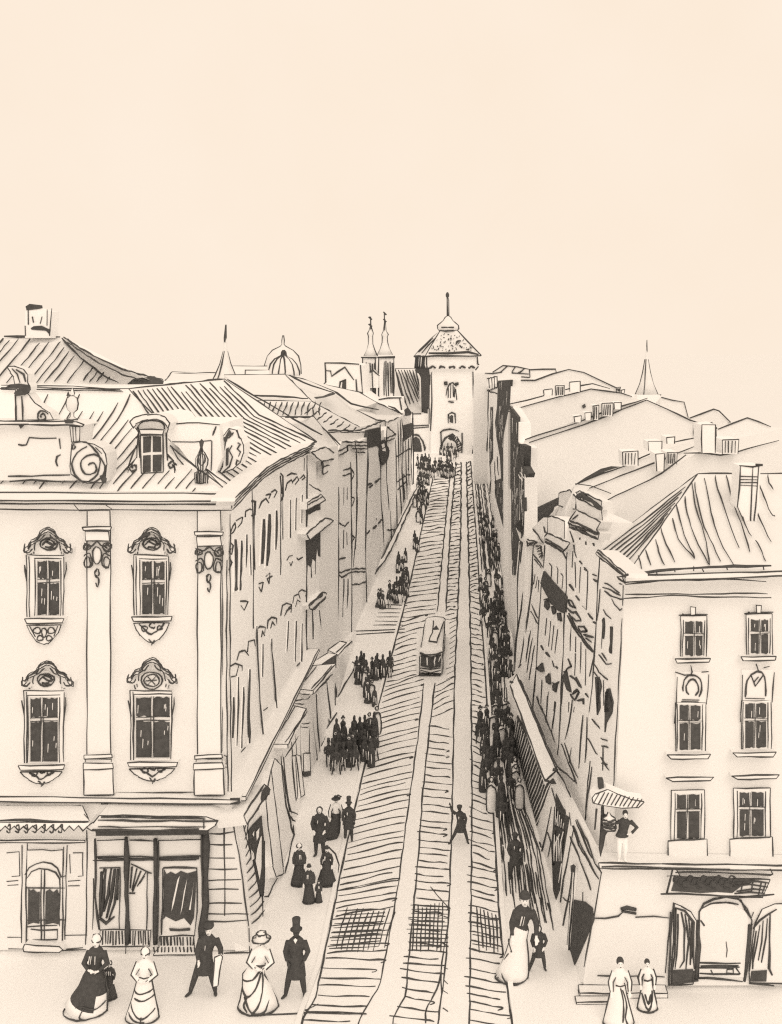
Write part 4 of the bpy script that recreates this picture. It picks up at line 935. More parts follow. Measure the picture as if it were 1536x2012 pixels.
# right wing
gr = thing('gate_wing', at(938, 890, 174), 'narrow gate wing with striped roof and black doorway right of the tower', 'building')
p = front(174.); m = M(); m.slab(p, [(926, 770), (950, 770), (950, 900), (926, 900)], -6, 0, P_, ink=0)
m.sts(p, '925 1180 915 1420 905 1600 910 1760; 825 1180 920 1175; 830 1420 915 1425; 830 1590 910 1590', 'D', d=.1, w=1.1); m.build('wall', gr)
m = M(); m.slab(p, L1('820 1075 940 1110 925 1180 820 1178', 'D'), -5, .3, T_, ink=1.1)
for x in (845, 865, 885, 905): m.sts(p, '%g %g %g 1175' % (x, 1085+(x-845)*.25, x+4), 'D', d=.4, w=1.2)
m.build('roof', gr)
m = M(); m.slab(p, L1('830 1425 917 1428 908 1588 832 1588', 'D'), -.3, .1, I_, ink=0); m.build('doorway', gr)
# ================================================================== right side: corner house
Yr = 27.31; PR1 = front(Yr); kr = Yr/F
rc = thing('corner_house', (8, 28, 0), 'plain pale corner house with tall framed windows, pyramid roof and arched shop front', 'building')
TOPc = at(1228, 1135, Yr); BOTc = at(1203, 1692, Yr)
PR = tri(TOPc, BOTc, (2.65, 53, 8.0))
XE = 1750
m = M()
m.poly([PR1(1228, 1130), PR1(XE, 1122), PR1(XE, 1700), PR1(1203, 1700)], W_)
q0, q1 = PR(1170, 1084), PR(1157, 1692)
def prz(px, py): return PR(px, py)
tl, bl = PR(1175, 1086), PR(1165, 1460)
m.poly([PR1(1228, 1130), PR1(1203, 1700), PR(1140, 1650), PR(1157, 1400), PR(1172, 1086)])
m.add([PR1(XE, 1122), PR1(XE, 1700), PR1(XE, 1700)+V((0, 6, 0)), PR1(XE, 1122)+V((0, 6, 0))], [[0, 1, 2, 3]])
m.sts(PR1, '1225 1150 1223 1190; 1222 1215 1215 1350 1208 1480 1204 1560', w=1.0)
m.sts(PR, '905 560 900 700 890 850 872 1200 860 1470 830 1850 810 2010; 912 905 895 1080 880 1190; 1010 990 1040 1040 1085 1095 1105 1080', 'H', d=.02)
m.sts(PR, '945 850 1000 870 1080 940; 930 885 1010 915 1090 960; 945 920 1000 960 1085 995 1115 990; 935 1085 965 1130 1005 1170; 900 1490 960 1580 1010 1570; 925 1475 970 1545; 855 1580 900 1650 975 1720; 850 1640 890 1700', 'H', d=.02, w=1.2)
m.sts(PR, '940 1160 930 1300 918 1440; 885 1700 890 1850 880 2010; 940 1720 940 1900 935 1950; 1080 850 1105 860', 'H', d=.02)
m.sts(PR, '540 620 575 660; 555 640 580 670; 585 720 620 735; 520 720 560 800 570 805; 590 760 625 770; 585 820 630 890; 590 850 620 860; 600 760 595 890; 530 840 515 1000 505 1150', 'Z6', d=.02, w=1.1)
m.sts(PR, '650 1000 660 1010', 'Z6')
m.build('wall', rc)
for t, w in (('1015 1240 1010 1380 1005 1480', 3.2), ('940 1160 945 1240 938 1350', 2.4)):
    s_ = M(); s_.st(PR, smooth(L1(t, 'H'), 3), .03, w); s_.build('window', rc)
for t in ('885 1700 905 1720 915 1780 900 1850 890 2000 875 2005', '965 1800 990 1795 1018 1920 1010 2010 945 2010 945 1930'): s_ = M(); s_.slab(PR, L1(t, 'H'), -.05, .04, I_, ink=0); s_.build('window', rc)
s_ = M(); s_.slab(PR, L1('608 480 625 460 648 530 640 590 612 640 605 690', 'Z6'), -.05, .04, I_, ink=0); s_.build('window', rc)
s_ = M(); s_.slab(PR, L1('555 400 575 400 580 560 565 600', 'Z6'), -.05, .04, I_, ink=0); s_.build('window', rc)
# cornice
m = M()
m.slab(PR1, [(1226, 1131), (XE, 1116), (XE, 1124), (1228, 1143)], -.1, .5, S_, ink=1.1)
m.sts(PR1, '1230 1131 1290 1122 1370 1115 1515 1111', d=.52, w=2.); m.sts(PR1, '1289 1120 1290 1131; 1325 1116 1326 1124; 1362 1112 1363 1122; 1380 1118 1382 1124; 1427 1112 1428 1120; 1500 1112 1500 1120', d=.53, w=1.3)
m.slab(PR1, [(1228, 1143), (XE, 1124), (XE, 1132), (1228, 1145)], -.1, .3, S_, ink=0)
m.sts(PR1, '1228 1144 1290 1137 1400 1132 1508 1134; 1228 1148 1300 1141 1420 1138 1505 1142; 1228 1168 1300 1167 1360 1168 1420 1166 1508 1166; 1225 1176 1320 1170 1400 1173 1515 1174', d=.32, w=1.05)
m.slab(PR, L1('870 580 890 550 980 620 1060 700 1140 760 1140 800 1060 740 960 660 880 600', 'H'), -.1, .45, S_, ink=1.2)
m.sts(PR, '885 570 960 640 1040 710 1130 790; 1060 790 1130 850 1115 800', 'H', d=.47, w=1.4)
m.fill(PR, L1('1055 790 1090 785 1160 760 1170 780 1120 800', 'H'), .48)
m.build('cornice', rc)
# roof: front slope, street slope
ap = at(1371, 931, 32.); rt = at(XE, 931, 32.); fr = at(1228, 1133, 26.8); fl = at(1172, 1080, 31.6); re = at(XE, 1116, 26.8)
m = M(); m.poly([fr, re, rt, ap], T_); m.poly([fl, fr, ap], T_); m.poly([fl, ap, ap+V((1, 4, -2.4)), fl+V((0, 3, 0))], T_); m.poly([ap, rt, rt+V((1, 4, -2.4)), ap+V((1, 4, -2.4))], T_)
RA = tri(fr, re, ap); RB = tri(fl, fr, ap)
m.line([fr, ap], 1.2); m.line([fl, ap], 1.2); m.line([ap, rt], 1.5); m.line([fl, fr], 1.1)
for t in ('1065 765 1075 850 1100 950 1140 1080 1155 1200', '1130 745 1155 870 1200 1050 1285 1200', '1185 730 1200 800 1250 950 1310 1110', '1245 730 1270 840 1320 980 1370 1130', '1028 840 1040 930 1075 1040 1150 1195',
          '1080 765 1090 850 1130 1000 1215 1180', '965 955 975 1010 1010 1090 1080 1165', '985 885 1000 960 1040 1080 1080 1160', '900 1005 930 1090 975 1185', '875 1065 890 1130 920 1200', '822 1120 850 1200', '785 1150 800 1220', '1420 780 1440 840 1480 930 1500 945',
          '1460 725 1470 770 1490 805', '1390 890 1420 960 1480 1080', '1310 900 1340 980 1375 1050', '1400 1070 1430 1130 1450 1180'): m.st(RA, smooth(L1(t, 'Z5'), 3), .03, .95)
for k in range(7):
    t = .1+k/8; a = along([(1175, 1079), (1222, 1128)], t); b_ = along([(1352, 948), (1290, 1040)], t*.9); m.st(RB, [a, ((a[0]+b_[0])/2, (a[1]+b_[1])/2+3), b_], .03, 1.05)
m.build('roof', rc)
m = M(); c = at(1478, 1000, 29.6); p = front(29.4)
m.slab(p, [(1455, 916), (1494, 915), (1490, 1000), (1480, 1055), (1474, 1048), (1450, 996)], -.9, 0, P_, ink=0)
m.sts(p, '1452 915 1478 917 1496 914; 1454 916 1452 960 1449 997; 1491 916 1486 970 1482 1020 1480 1055; 1478 918 1477 960 1474 1046; 1452 935 1490 937; 1453 942 1488 943; 1453 948 1488 948; 1451 953 1487 955; 1449 997 1462 1025 1473 1047; 1474 1050 1481 1056', d=.02, w=1.05)
m.sts(p, '1484 913 1498 914', d=.03, w=2.2); m.build('chimney', rc)

# windows of the corner house
def flat_window(fr_, pane, mx, ty, extra=None):
    x0, x1, y0, y1 = fr_; a0, a1, b0_, b1 = pane
    w = M(); w.slab(PR1, [(x0, y0), (x1, y0), (x1, y1), (x0, y1)], -.05, .06, S_, ink=.95)
    w.sts(PR1, '%g %g %g %g; %g %g %g %g' % (a0-4, b0_-3, a0-5, y1-2, a1+4, b0_-2, a1+3, y1-4), d=.07, w=.85)
    win = w.build('window', rc); g = M()
    for (p, q) in ((a0, mx-2.5), (mx+2.5, a1)):
        for (u, v_) in ((b0_, ty-3), (ty+3, b1)):
            n = 4; top = [(lerp(p, q, i/n), u+R.uniform(-1.5, 2)) for i in range(n+1)]; bot = [(lerp(q, p, i/n), v_+R.uniform(-2, 1.5)) for i in range(n+1)]
            g.fill(PR1, top+bot, .075)
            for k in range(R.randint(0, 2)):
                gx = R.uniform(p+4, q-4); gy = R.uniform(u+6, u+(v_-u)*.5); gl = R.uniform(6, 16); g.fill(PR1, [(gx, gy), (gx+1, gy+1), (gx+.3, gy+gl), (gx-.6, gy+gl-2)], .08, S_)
    g.sts(PR1, '%g %g %g %g; %g %g %g %g; %g %g %g %g' % (mx, b0_, mx-1, b1, a0-2, ty-3, a1+3, ty-2, a0-1, ty+3, a1+1, ty+2), d=.085, w=.7)
    g.build('pane', win); return win
def ledge(win, t, d=.25):
    m = M()
    for p in L(t): m.slab(PR1, p, -.05, d, S_, ink=1.15)
    m.build('sill', win)
for col, (dx, dy) in enumerate(((0, 0), (129, -4))):
    w = flat_window((1337+dx, 1388+dx, 1210+dy, 1292+dy), (1346+dx, 1380+dx, 1221+dy, 1288+dy), 1364+dx, 1247+dy)
    ledge(w, '%g %g %g %g %g %g %g %g' % (1326+dx, 1294+dy, 1396+dx, 1294+dy, 1393+dx, 1301+dy, 1330+dx, 1303+dy))
    k_ = M(); k_.slab(PR1, [(1356+dx, 1192+dy), (1367+dx, 1194+dy), (1366+dx, 1208+dy), (1357+dx, 1208+dy)], -.05, .12, S_, ink=1); k_.sts(PR1, '%g %g %g %g; %g %g %g %g' % (1333+dx, 1209+dy, 1390+dx, 1207+dy, 1340+dx, 1206+dy, 1344+dx, 1207+dy), d=.1, w=1.4); k_.build('keystone', w)
    w = flat_window((1327+dx, 1386+dx, 1380+dy, 1478+dy), (1335+dx, 1376+dx, 1386+dy, 1473+dy), 1354+dx, 1418+dy)
    h = M(); h.slab(PR1, [(1328+dx, 1320+dy), (1390+dx, 1320+dy), (1387+dx, 1384+dy), (1330+dx, 1384+dy)], -.05, .07, S_, ink=.0)
    h.sts(PR1, '%g %g %g %g %g %g; %g %g %g %g' % (1330+dx, 1330+dy, 1328+dx, 1380+dy, 1325+dx, 1422+dy, 1392+dx, 1325+dy, 1388+dx, 1384+dy), d=.09, w=.9)
    if col == 0:
        h.st(PR1, circle(1360, 1350, 19, 24, 200, -50), .09, 1.2); h.st(PR1, circle(1360, 1352, 12, 17, 230, -60), .09, 1.3)
        h.sts(PR1, '1326 1320 1345 1326 1358 1325; 1356 1307 1360 1320 1358 1326; 1378 1320 1392 1319; 1340 1375 1374 1375; 1338 1378 1372 1378', d=.09, w=1.2)
    else:
        h.st(PR1, smooth([(1464, 1370), (1466, 1345), (1476, 1325), (1492, 1320), (1502, 1330), (1504, 1368)], 3), .09, 1.3)
        h.sts(PR1, '1476 1328 1484 1348 1492 1336 1500 1326; 1480 1340 1490 1330; 1464 1372 1502 1372; 1486 1304 1490 1318; 1500 1312 1512 1310', d=.09, w=1.1)
    h.build('arched_panel', w)
    ledge(w, '%g %g %g %g %g %g %g %g' % (1310+dx, 1483+dy, 1396+dx, 1482+dy, 1390+dx, 1491+dy, 1318+dx, 1491+dy), .3)
    w = flat_window((1318+dx-6*col, 1384+dx, 1552+dy, 1652+dy), (1330+dx-6*col, 1374+dx-3*col, 1561+dy, 1647+dy), 1350+dx-5*col, 1592+dy)
    ledge(w, '%g %g %g %g %g %g %g %g' % (1308+dx, 1528+dy, 1402+dx, 1526+dy, 1396+dx, 1534+dy, 1320+dx, 1535+dy), .3)
    a = M(); a.slab(PR1, [(1312+dx-8*col, 1652+dy), (1388+dx, 1648+dy), (1390+dx, 1696), (1312+dx-8*col, 1696)], -.05, .1, S_, ink=1.05, skip=(2,)); a.sts(PR1, '%g %g %g %g' % (1312+dx, 1652+dy, 1384+dx, 1648+dy), d=.12, w=1.5); a.build('apron', w)

# ground floor
Yq = 27.1; PQ = front(Yq)
PL = tri(at(1181, 1697, Yq), at(1146, 1930, Yq), (2.05, 43, 0))
m = M()
m.slab(PQ, L1('1181 1697 1750 1712 1750 1936 1146 1936'), -1, 0, W_, ink=0)
m.sts(PQ, '680 375 660 480 645 570 620 700 595 820; 650 588 700 592 760 580 780 560; 840 582 930 580 1000 588; 1005 588 995 700 985 850; 660 862 720 865 900 862 980 870', 'Z7', d=.03, w=1.1)
m.sts(PQ, '770 545 800 540 845 550; 775 555 845 565', 'Z7', d=.03, w=2.8); m.sts(PQ, '1270 700 1278 740 1272 775', 'Z7', d=.03)
m.build('ground_floor_wall', rc)
m = M(); m.slab(PQ, L1('670 330 890 325 1030 330 2100 335 2100 382 1490 384 1485 362 1260 358 670 355', 'Z7')[:0] or [(1176, 1695), (1300, 1697), (1750, 1702), (1750, 1712), (1300, 1707), (1178, 1706)], -.2, .35, S_, ink=1.25)
m.sts(PQ, '680 345 890 345 1040 352 1200 358 1290 355; 1030 370 1250 372 1480 385 1490 380 1480 355', 'Z7', d=.37, w=1.2); m.build('string_course', rc)
m = M(); m.slab(PQ, L1('1030 345 1055 395 1480 405 1445 490 985 470 1020 350', 'Z7'), -.05, .25, S_, ink=1.05)
m.fill(PQ, L1('1010 460 1030 395 1060 388 1100 392 1130 400 1180 390 1230 388 1280 398 1360 402 1420 410 1380 425 1340 440 1300 470 1230 465 1150 470', 'Z7'), .27)
for t in ('1290 420 1420 415 1475 420', '1300 440 1380 430 1470 440', '1320 460 1400 450 1460 455', '1310 472 1380 465 1455 470', '1350 420 1340 470', '1400 415 1390 470', '1440 420 1425 480', '1460 425 1445 470'): m.sts(PQ, t, 'Z7', d=.28, w=1.2)
for k in range(14): m.st(PQ, circle(1330+k*9, 1728+(k % 3)*5, 7, 7, 20, 300), .28, 1.3)
m.sts(PQ, '960 472 1060 472 1200 482 1330 490 1500 478; 990 390 1030 388; 1020 350 990 470', 'Z7', d=.27, w=1.3); m.build('shop_sign', rc)
m = M()
m.sts(PQ, '1140 870 1145 560 1165 520 1210 498 1270 488 1330 500 1370 545 1395 600 1385 700 1360 870; 1155 545 1200 520 1270 515 1330 522; 1340 500 1360 550 1390 590 1400 560', 'Z7', d=.03, w=1.3)
m.sts(PQ, '1135 600 1138 720 1128 880; 1383 620 1372 760 1360 890', 'Z7', d=.03, w=3.6); m.sts(PQ, '1150 600 1168 625; 1395 615 1385 640', 'Z7', d=.03, w=1.6)
m.sts(PQ, '1130 800 1340 803; 1145 825 1335 820; 1145 850 1280 855 1335 855; 1200 835 1210 860; 1130 872 1240 878 1350 888; 1150 815 1330 815; 1275 828 1305 830 1305 852 1275 848 1275 828; 1320 825 1338 855', 'Z7', d=.03, w=1.5)
m.slab(PQ, L1('1150 540 1270 505 1370 560 1380 640 1360 870 1140 860 1145 600', 'Z7'), -.3, .02, S_, ink=0); m.build('shop_door', rc)
for t, b_, lines in (('1020 515 1060 530 1105 560 1132 600 1125 830 1115 900 1000 905 1000 840', '1015 835 1115 830 1112 895 1010 898', ('1045 570 1040 700 1030 830', '1060 560 1075 640 1070 790 1050 825', '1075 570 1095 700 1080 830', '1095 590 1105 680 1100 810', '1035 545 1030 700 1020 830', '1110 610 1112 700 1105 780')),
                     ('1500 520 1440 545 1410 610 1395 700 1380 840 1385 895 1760 900 1760 520', '1390 840 1465 835 1462 890 1385 890', ('1430 620 1415 720 1400 800', '1445 600 1440 700 1425 790', '1465 590 1460 680 1440 800', '1480 590 1478 700 1470 830', '1415 650 1400 750 1395 830'))):
    m = M(); m.slab(PQ, L1(t, 'Z7'), -.1, .05, S_, ink=1.3)
    for l_ in lines: m.sts(PQ, l_, 'Z7', d=.07, w=1.4)
    m.fill(PQ, L1(b_, 'Z7'), .07)
    if t.startswith('1020'): m.sts(PQ, '1025 520 1022 700 1010 895; 1010 560 1000 900; 1110 890 1118 840; 995 905 1060 895 1140 885; 1030 540 1075 555 1115 610 1118 830', 'Z7', d=.07, w=1.7)
    else: m.sts(PQ, '1510 545 1470 570 1430 600 1400 640; 1380 895 1500 910; 1480 570 1475 830 1490 860', 'Z7', d=.07, w=1.6)
    m.build('display_window', rc)
m = M(); b = front(26.95)
for k, (y, x0, x1) in enumerate(((1915, 1136, 1310), (1926, 1130, 1198), (1936, 1128, 1196))):
    pass
m.box((at(1136, 1915, 27.1).x, 26.75, 0), (at(1306, 1915, 27.1).x, 27.1, .13), S_, 1.); m.box((at(1130, 1930, 26.75).x, 26.5, 0), (at(1200, 1930, 26.75).x, 26.747, .06), S_, 1.)
m.build('doorstep', rc)
# street flank of the ground floor
fl_ = thing('arcade_front', (2.3, 36, 0), 'shaded shop arcade leaning along the right pavement under the long sign board', 'shop front')
m = M()
m.slab(PL, L1('1181 1697 1146 1930 1115 1924 1078 1759 1061 1659 1032 1585 1012 1487 1000 1400 996 1335 1012 1325 1090 1515 1135 1605'), -.15, 0, P_, ink=0)
m.sts(PL, '430 480 470 640 520 880; 415 420 440 560 465 660 478 850 520 905; 480 840 500 850 520 900; 320 60 350 160 390 240 400 330 430 440; 545 150 590 260 640 360 665 405; 560 120 610 220 650 330 680 375; 530 200 560 270 600 370 628 455', 'Z7', d=.03, w=1.25)
m.sts(PL, '495 490 520 510 545 515; 590 465 588 520; 540 350 535 430 500 600 495 640; 548 170 530 250 500 400 485 515; 400 330 390 300 415 200 440 60; 425 180 440 230 425 300', 'Z7', d=.03, w=1.2)
m.sts(PL, '330 980 350 1060 400 1100; 350 880 400 960 430 1030; 360 870 460 955; 455 1150 500 1260 540 1350; 440 1180 470 1280 530 1380; 420 1110 430 1180', 'Z6', d=.03, w=1.3)
m.sts(PR, '440 520 420 640 400 730; 495 600 480 740 470 880; 515 610 510 760 505 850; 390 390 378 560 360 810; 250 510 300 620 345 740; 380 750 410 830 460 960; 395 745 430 850 465 930; 350 530 330 690; 305 500 300 640; 430 770 420 850; 540 870 520 1010 505 1150', 'Z6', d=.03, w=1.1)
m.build('wall', fl_)
m = M(); m.slab(PL, L1('545 500 600 510 635 540 640 590 620 650 590 720 560 790 540 830 515 820 520 700 535 580', 'Z7'), -.02, .03, I_, ink=0); m.slab(PL, L1('545 335 556 345 545 480 520 800 512 820 520 680 535 480', 'Z7'), -.02, .06, P_, ink=1.2); m.fill(PL, L1('532 340 548 333 557 345 552 372 534 370', 'Z7'), .08); m.build('shop_door', fl_)
m = M(); m.slab(PL, L1('455 60 480 80 525 110 510 200 490 330 480 450 462 500 450 480 445 330 440 250 450 140', 'Z7'), -.02, .03, I_, ink=0)
for t in ('480 190 460 240 455 300', '500 180 485 230 478 300', '460 100 470 150', '490 330 478 420'): m.st(PL, L1(t, 'Z7'), .06, 1.2, m=P_)
m.build('shop_opening', fl_)
m = M(); m.slab(PL, L1('150 600 350 960 320 960 290 1050 250 1180 180 920 140 760 130 660', 'Z6'), -.02, .03, I_, ink=0)
for k in range(20):
    t = k/19; a = along(L1('150 620 250 820 330 975', 'Z6'), t); b_ = along(L1('135 720 180 920 250 1170', 'Z6'), t); m.st(PL, [a, b_], .06, .9, m=P_)
m.build('shop_opening', fl_)
m = M(); m.slab(PL, L1('330 985 360 1040 400 1110 400 1230 370 1380 300 1387 300 1230', 'Z6')[:0] or L1('350 1010 400 1110 385 1200 345 1180', 'Z6'), -.02, .03, I_, ink=0)
for k in range(5): m.st(PL, [(1092+k*4, 1585+k*8), (1090+k*4, 1620+k*2)], .06, .9, m=P_)
m.build('shop_opening', fl_)
m = M(); m.slab(PL, L1('350 1200 400 1200 395 1290 370 1387 330 1387 335 1270', 'Z6'), -.02, .03, I_, ink=0)
for k in range(4): m.st(PL, [(1090+k*4, 1640+k*3), (1088+k*5, 1692)], .06, 1.1, m=P_)
m.build('shop_opening', fl_)
# the long white sign board
m = M(); bq = [at(1002, 1347, 42.7), at(1015, 1325, 43.4), at(1093, 1515, 33.2), at(1070, 1535, 32.6)]
m.poly(bq); m.poly([p-V((0, 0, .12)) for p in bq][::-1])
for i in range(4): m.line([bq[i], bq[(i+1) % 4]], 1.3); m.add([bq[i], bq[(i+1) % 4], bq[(i+1) % 4]-V((0, 0, .12)), bq[i]-V((0, 0, .12))], [[3, 2, 1, 0]])
m.line([at(1022, 1336, 43.3), at(1092, 1504, 33.3), at(1094, 1515, 33.2)], 1.3)
for px, py, Y in ((1006, 1340, 42.8), (1075, 1533, 32.6), (1091, 1512, 33.1)): m.line([at(px-5, py-1, Y), at(px+5, py+2, Y)], 3.)
m.build('sign_board', fl_)

# ================================================================== right street houses behind the corner house
def rh(t, label, name='street_house'):
    return thing(name, t, label, 'house', 'houses along the right side of the street')
h = rh((4.2, 34, 0), 'house with two stepped attic cornices right behind the corner house flank')
m = M()
m.slab(PR, L1('620 300 700 190 915 300 905 560 872 1200 858 1470 805 2010 778 3110 530 2561 550 2010 570 1600 595 1060 605 620', 'H'), -1, 0, P_, ink=0)
m.sts(PR, '605 620 605 900 590 1100 575 1500 560 1800 550 2010; 635 380 670 470 680 560 695 620; 665 560 660 710', 'H', d=.02, w=1.1)
for t in ('735 705 720 940', '685 660 688 890', '800 745 795 900 785 1090 750 1050', '765 725 800 745', '645 1230 640 1460', '690 1330 688 1470', '740 1380 730 1660', '780 1440 775 1770', '690 1480 678 1680', '855 1480 815 1690', '630 1920 620 2010', '675 1960 668 2010'): m.sts(PR, t, 'H', d=.02)
m.sts(PR, '725 650 745 680; 765 710 790 735; 840 770 875 785; 845 815 890 835; 635 860 670 915; 690 965 720 1005; 800 1120 840 1175; 850 1195 870 1215; 690 1695 740 1790; 780 1840 800 1875; 725 440 725 460; 780 475 780 505; 850 490 852 515', 'H', d=.03, w=2.)
m.sts(PR, '605 1070 650 1110 690 1110 735 1180; 620 1000 640 1050 690 1075 650 1010 622 1000; 650 1150 690 1190 735 1185; 710 1235 760 1240 790 1280 730 1290 710 1240; 760 1310 850 1340; 780 1340 830 1380; 615 1140 660 1230 740 1350 840 1470; 625 1120 700 1260 770 1370 855 1475; 620 1530 650 1600 610 1620 570 1690', 'H', d=.03, w=1.6)
m.sts(PR, '640 1680 690 1720 720 1780; 660 1850 700 1810 720 1830 680 1900 640 1850; 700 1910 760 1890 760 1940; 590 1640 610 1760', 'H', d=.03, w=2)
m.build('wall', h)
m = M(); m.slab(PR, L1('690 35 725 20 925 115 918 190 880 180 740 95', 'H'), -.15, .15, S_, ink=1.2); m.sts(PR, '700 65 750 60 830 105 920 180', 'H', d=.17, w=4.2); m.slab(PR, L1('690 80 920 185 930 290 700 190', 'H'), -.15, .05, P_, ink=1.05); m.build('attic', h)
m = M(); m.slab(PR, L1('625 300 700 190 915 300 880 370 905 400 890 460 640 350', 'H'), -.15, .2, S_, ink=1.1); m.sts(PR, '640 290 720 320 800 360 890 400; 620 310 700 345 800 380 890 410; 635 345 740 380 880 450; 660 280 710 235', 'H', d=.22, w=1.7); m.build('cornice', h)
h = rh((3.6, 39, 0), 'house with a block shaped chimney and a black slanting awning over flower boxes')
m = M()
m.slab(PR, L1('410 430 440 400 640 490 605 640 595 1060 570 1600 550 2010 530 2561 320 2058 350 1270 385 800 400 700', 'H'), -1, 0, P_, ink=0)
m.sts(PR, '415 510 400 700; 380 870 355 1250 335 1600 310 1900 300 2010; 625 480 610 590 605 640', 'H', d=.02, w=1.05)
for t in ('430 1165 415 1320', '465 1190 445 1420', '495 1230 470 1450', '530 1265 500 1480', '450 670 475 700 470 830', '515 700 530 730 525 855', '560 760 575 790 565 900', '390 1720 375 1930', '445 1825 430 2010', '500 1910 495 2000'): m.sts(PR, t, 'H', d=.02)
m.sts(PR, '380 1410 400 1450; 425 1470 455 1510; 475 1550 495 1600; 510 1600 525 1615; 340 1870 355 1910; 370 1950 390 1985', 'H', d=.03, w=2.2)
m.sts(PR, '550 1190 565 1190; 400 1000 440 990 480 1040; 520 1090 590 1110; 540 1740 500 1760 480 1740', 'H', d=.03, w=1.4)
m.build('wall', h)
m = M(); m.slab(PR, L1('400 740 480 840 600 970 590 1110 520 1090 480 1040 420 950 370 850', 'H'), -.02, .08, I_, ink=0); m.build('awning', h)
for t in ('410 1010 435 1000 450 1060 430 1090 405 1060', '470 1060 500 1055 505 1110 485 1130', '520 1120 545 1115 555 1180 530 1185', '330 1620 385 1565 400 1640 370 1645', '415 1690 450 1660 460 1760 420 1740', '480 1760 520 1750 505 1830 480 1810', '570 1700 600 1640 640 1830 605 1800'):
    m = M(); m.slab(PR, L1(t, 'H'), -.02, .06, I_, ink=.6); m.build('flower_box', h)
m = M(); m.slab(PR, L1('410 430 440 400 640 490 575 572 415 480', 'H'), -.4, .2, S_, ink=1.2); m.sts(PR, '420 450 580 550; 415 470 500 520 575 570', 'H', d=.22, w=1.5); m.sts(PR, '575 570 600 630', 'H', d=.22, w=1.8); m.build('cornice', h)
for t, dd in (('440 260 475 245 590 290 590 470 530 440 440 400', .05), ('540 40 640 10 700 90 690 185 535 155', -1.)):
    m = M(); m.slab(PR, L1(t, 'H'), dd-.7, dd, P_, ink=1.1); m.build('chimney', h)
h = rh((3, 46, 0), 'narrow white end house with a flat capped pier beside the black street fronts')
m = M(); PV = side(2.98, 44, 2.55, 52)
m.slab(PR, L1('190 480 250 515 310 505 400 700 385 800 350 1270 320 1700 320 2058 119 1637 165 1300 165 900', 'H'), -1, 0, P_, ink=0)
m.sts(PR, '190 480 180 650 165 900 170 1250 140 1500 130 1640; 250 515 240 800 205 1050 160 1350 140 1640; 310 505 300 700 305 780 290 870', 'H', d=.02, w=1.2)
m.fill(PR, L1('300 600 305 860 285 980 265 1150 230 1350 195 1560 180 1600 205 1450 245 1180 280 950', 'H'), .02)
for t in ('325 770 315 860', '345 790 330 895', '360 820 350 930', '310 590 400 710', '320 630 380 715', '290 1040 350 1165', '285 1100 350 1215', '285 1275 240 1560', '300 1340 250 1650', '320 1410 270 1720', '170 1250 205 1080', '130 1640 90 1720', '175 1610 200 1580'): m.sts(PR, t, 'H', d=.02, w=1.15)
for k in range(5): m.st(PR, smooth([(1053+k*1.5, 1074+k*5), (1060+k*1.5, 1072+k*5), (1064, 1077+k*5)], 3), .03, 1.2)
m.build('wall', h)
m = M(); m.slab(PR, L1('140 325 165 350 250 455 345 480 310 505 250 515 190 470', 'H'), -.3, .12, S_, ink=1.2); m.sts(PR, '150 340 250 460 260 515; 255 490 340 490', 'H', d=.14, w=1.2); m.sts(PR, '130 320 170 345', 'H', d=.14, w=2.2); m.build('capped_pier', h)
m = M(); m.slab(PR, L1('300 350 400 260 440 265 440 400 410 430 400 460', 'H'), -.4, .02, P_, ink=0); m.sts(PR, '305 360 400 490; 405 340 415 390 440 405', 'H', d=.05, w=1.2); m.build('parapet', h)
m = M(); b_ = front(48.6); m.slab(b_, L1('150 320 215 270 340 180 540 85 535 150 500 165 490 200 440 260 380 300 310 345 270 430 200 400', 'H'), -.3, 0, I_, ink=0); m.build('roof', h)  # black wedge is a shadow strip on the roof, built as ink

# -- blank fire walls and roofs rising behind them
def gable(name_label, Y, pts, lines, ink=1.05, depth=8, chim=(), cat='house', extra=None):
    h = thing('blank_gabled_house', at(pts[0][0], pts[0][1], Y), name_label, cat, 'blank walled houses behind the right street front')
    p = front(Y); m = M(); top = [p(*q) for q in pts]
    low = [V((q.x, q.y, 0)) for q in top]; n = len(top)
    m.poly([top[i] for i in range(n)]+[low[n-1], low[0]], W_)
    bk = V((0, depth, -.27*depth))
    for i in range(n-1): m.add([top[i], top[i+1], top[i+1]+bk, top[i]+bk], [[0, 1, 2, 3]], T_)
    m.add([top[0], low[0], low[0]+bk, top[0]+bk], [[0, 1, 2, 3]]); m.add([top[-1], low[-1], low[-1]+bk, top[-1]+bk], [[0, 1, 2, 3]])
    for l_ in lines: m.st(p, l_, .1, ink)
    if extra: extra(m, p)
    m.build('wall', h)
    for (x0, x1, y0, y1, st_) in chim:
        c = M(); p2 = front(Y-.4 if st_ >= 0 else Y-.4); st_ = abs(st_)
        c.slab(p2, [(x0, y0), (x1, y0-1), (x1-1, y1), (x0+1, y1)], -1.2, 0, P_, ink=1.05, skip=(2,))
        for k in range(st_): x = lerp(x0, x1, (k+1)/(st_+1)); c.sts(p2, '%g %g %g %g' % (x, y0+2, x-1, y1-2), d=.05, w=1.1)
        c.build('chimney', h)
gable('first blank gable behind the stepped attic house, its three roof lines slanting up', 34, [(1186, 1085), (1190, 984), (1290, 936), (1372, 888), (1420, 893), (1530, 865), (1760, 800)], [L1('1190 984 1250 955 1300 930 1348 894'), L1('1343 891 1380 890 1415 894 1440 890 1490 876 1530 866')],
      chim=((1378, 1406, 835, 890, 0), (1419, 1451, 864, 892, 4)))
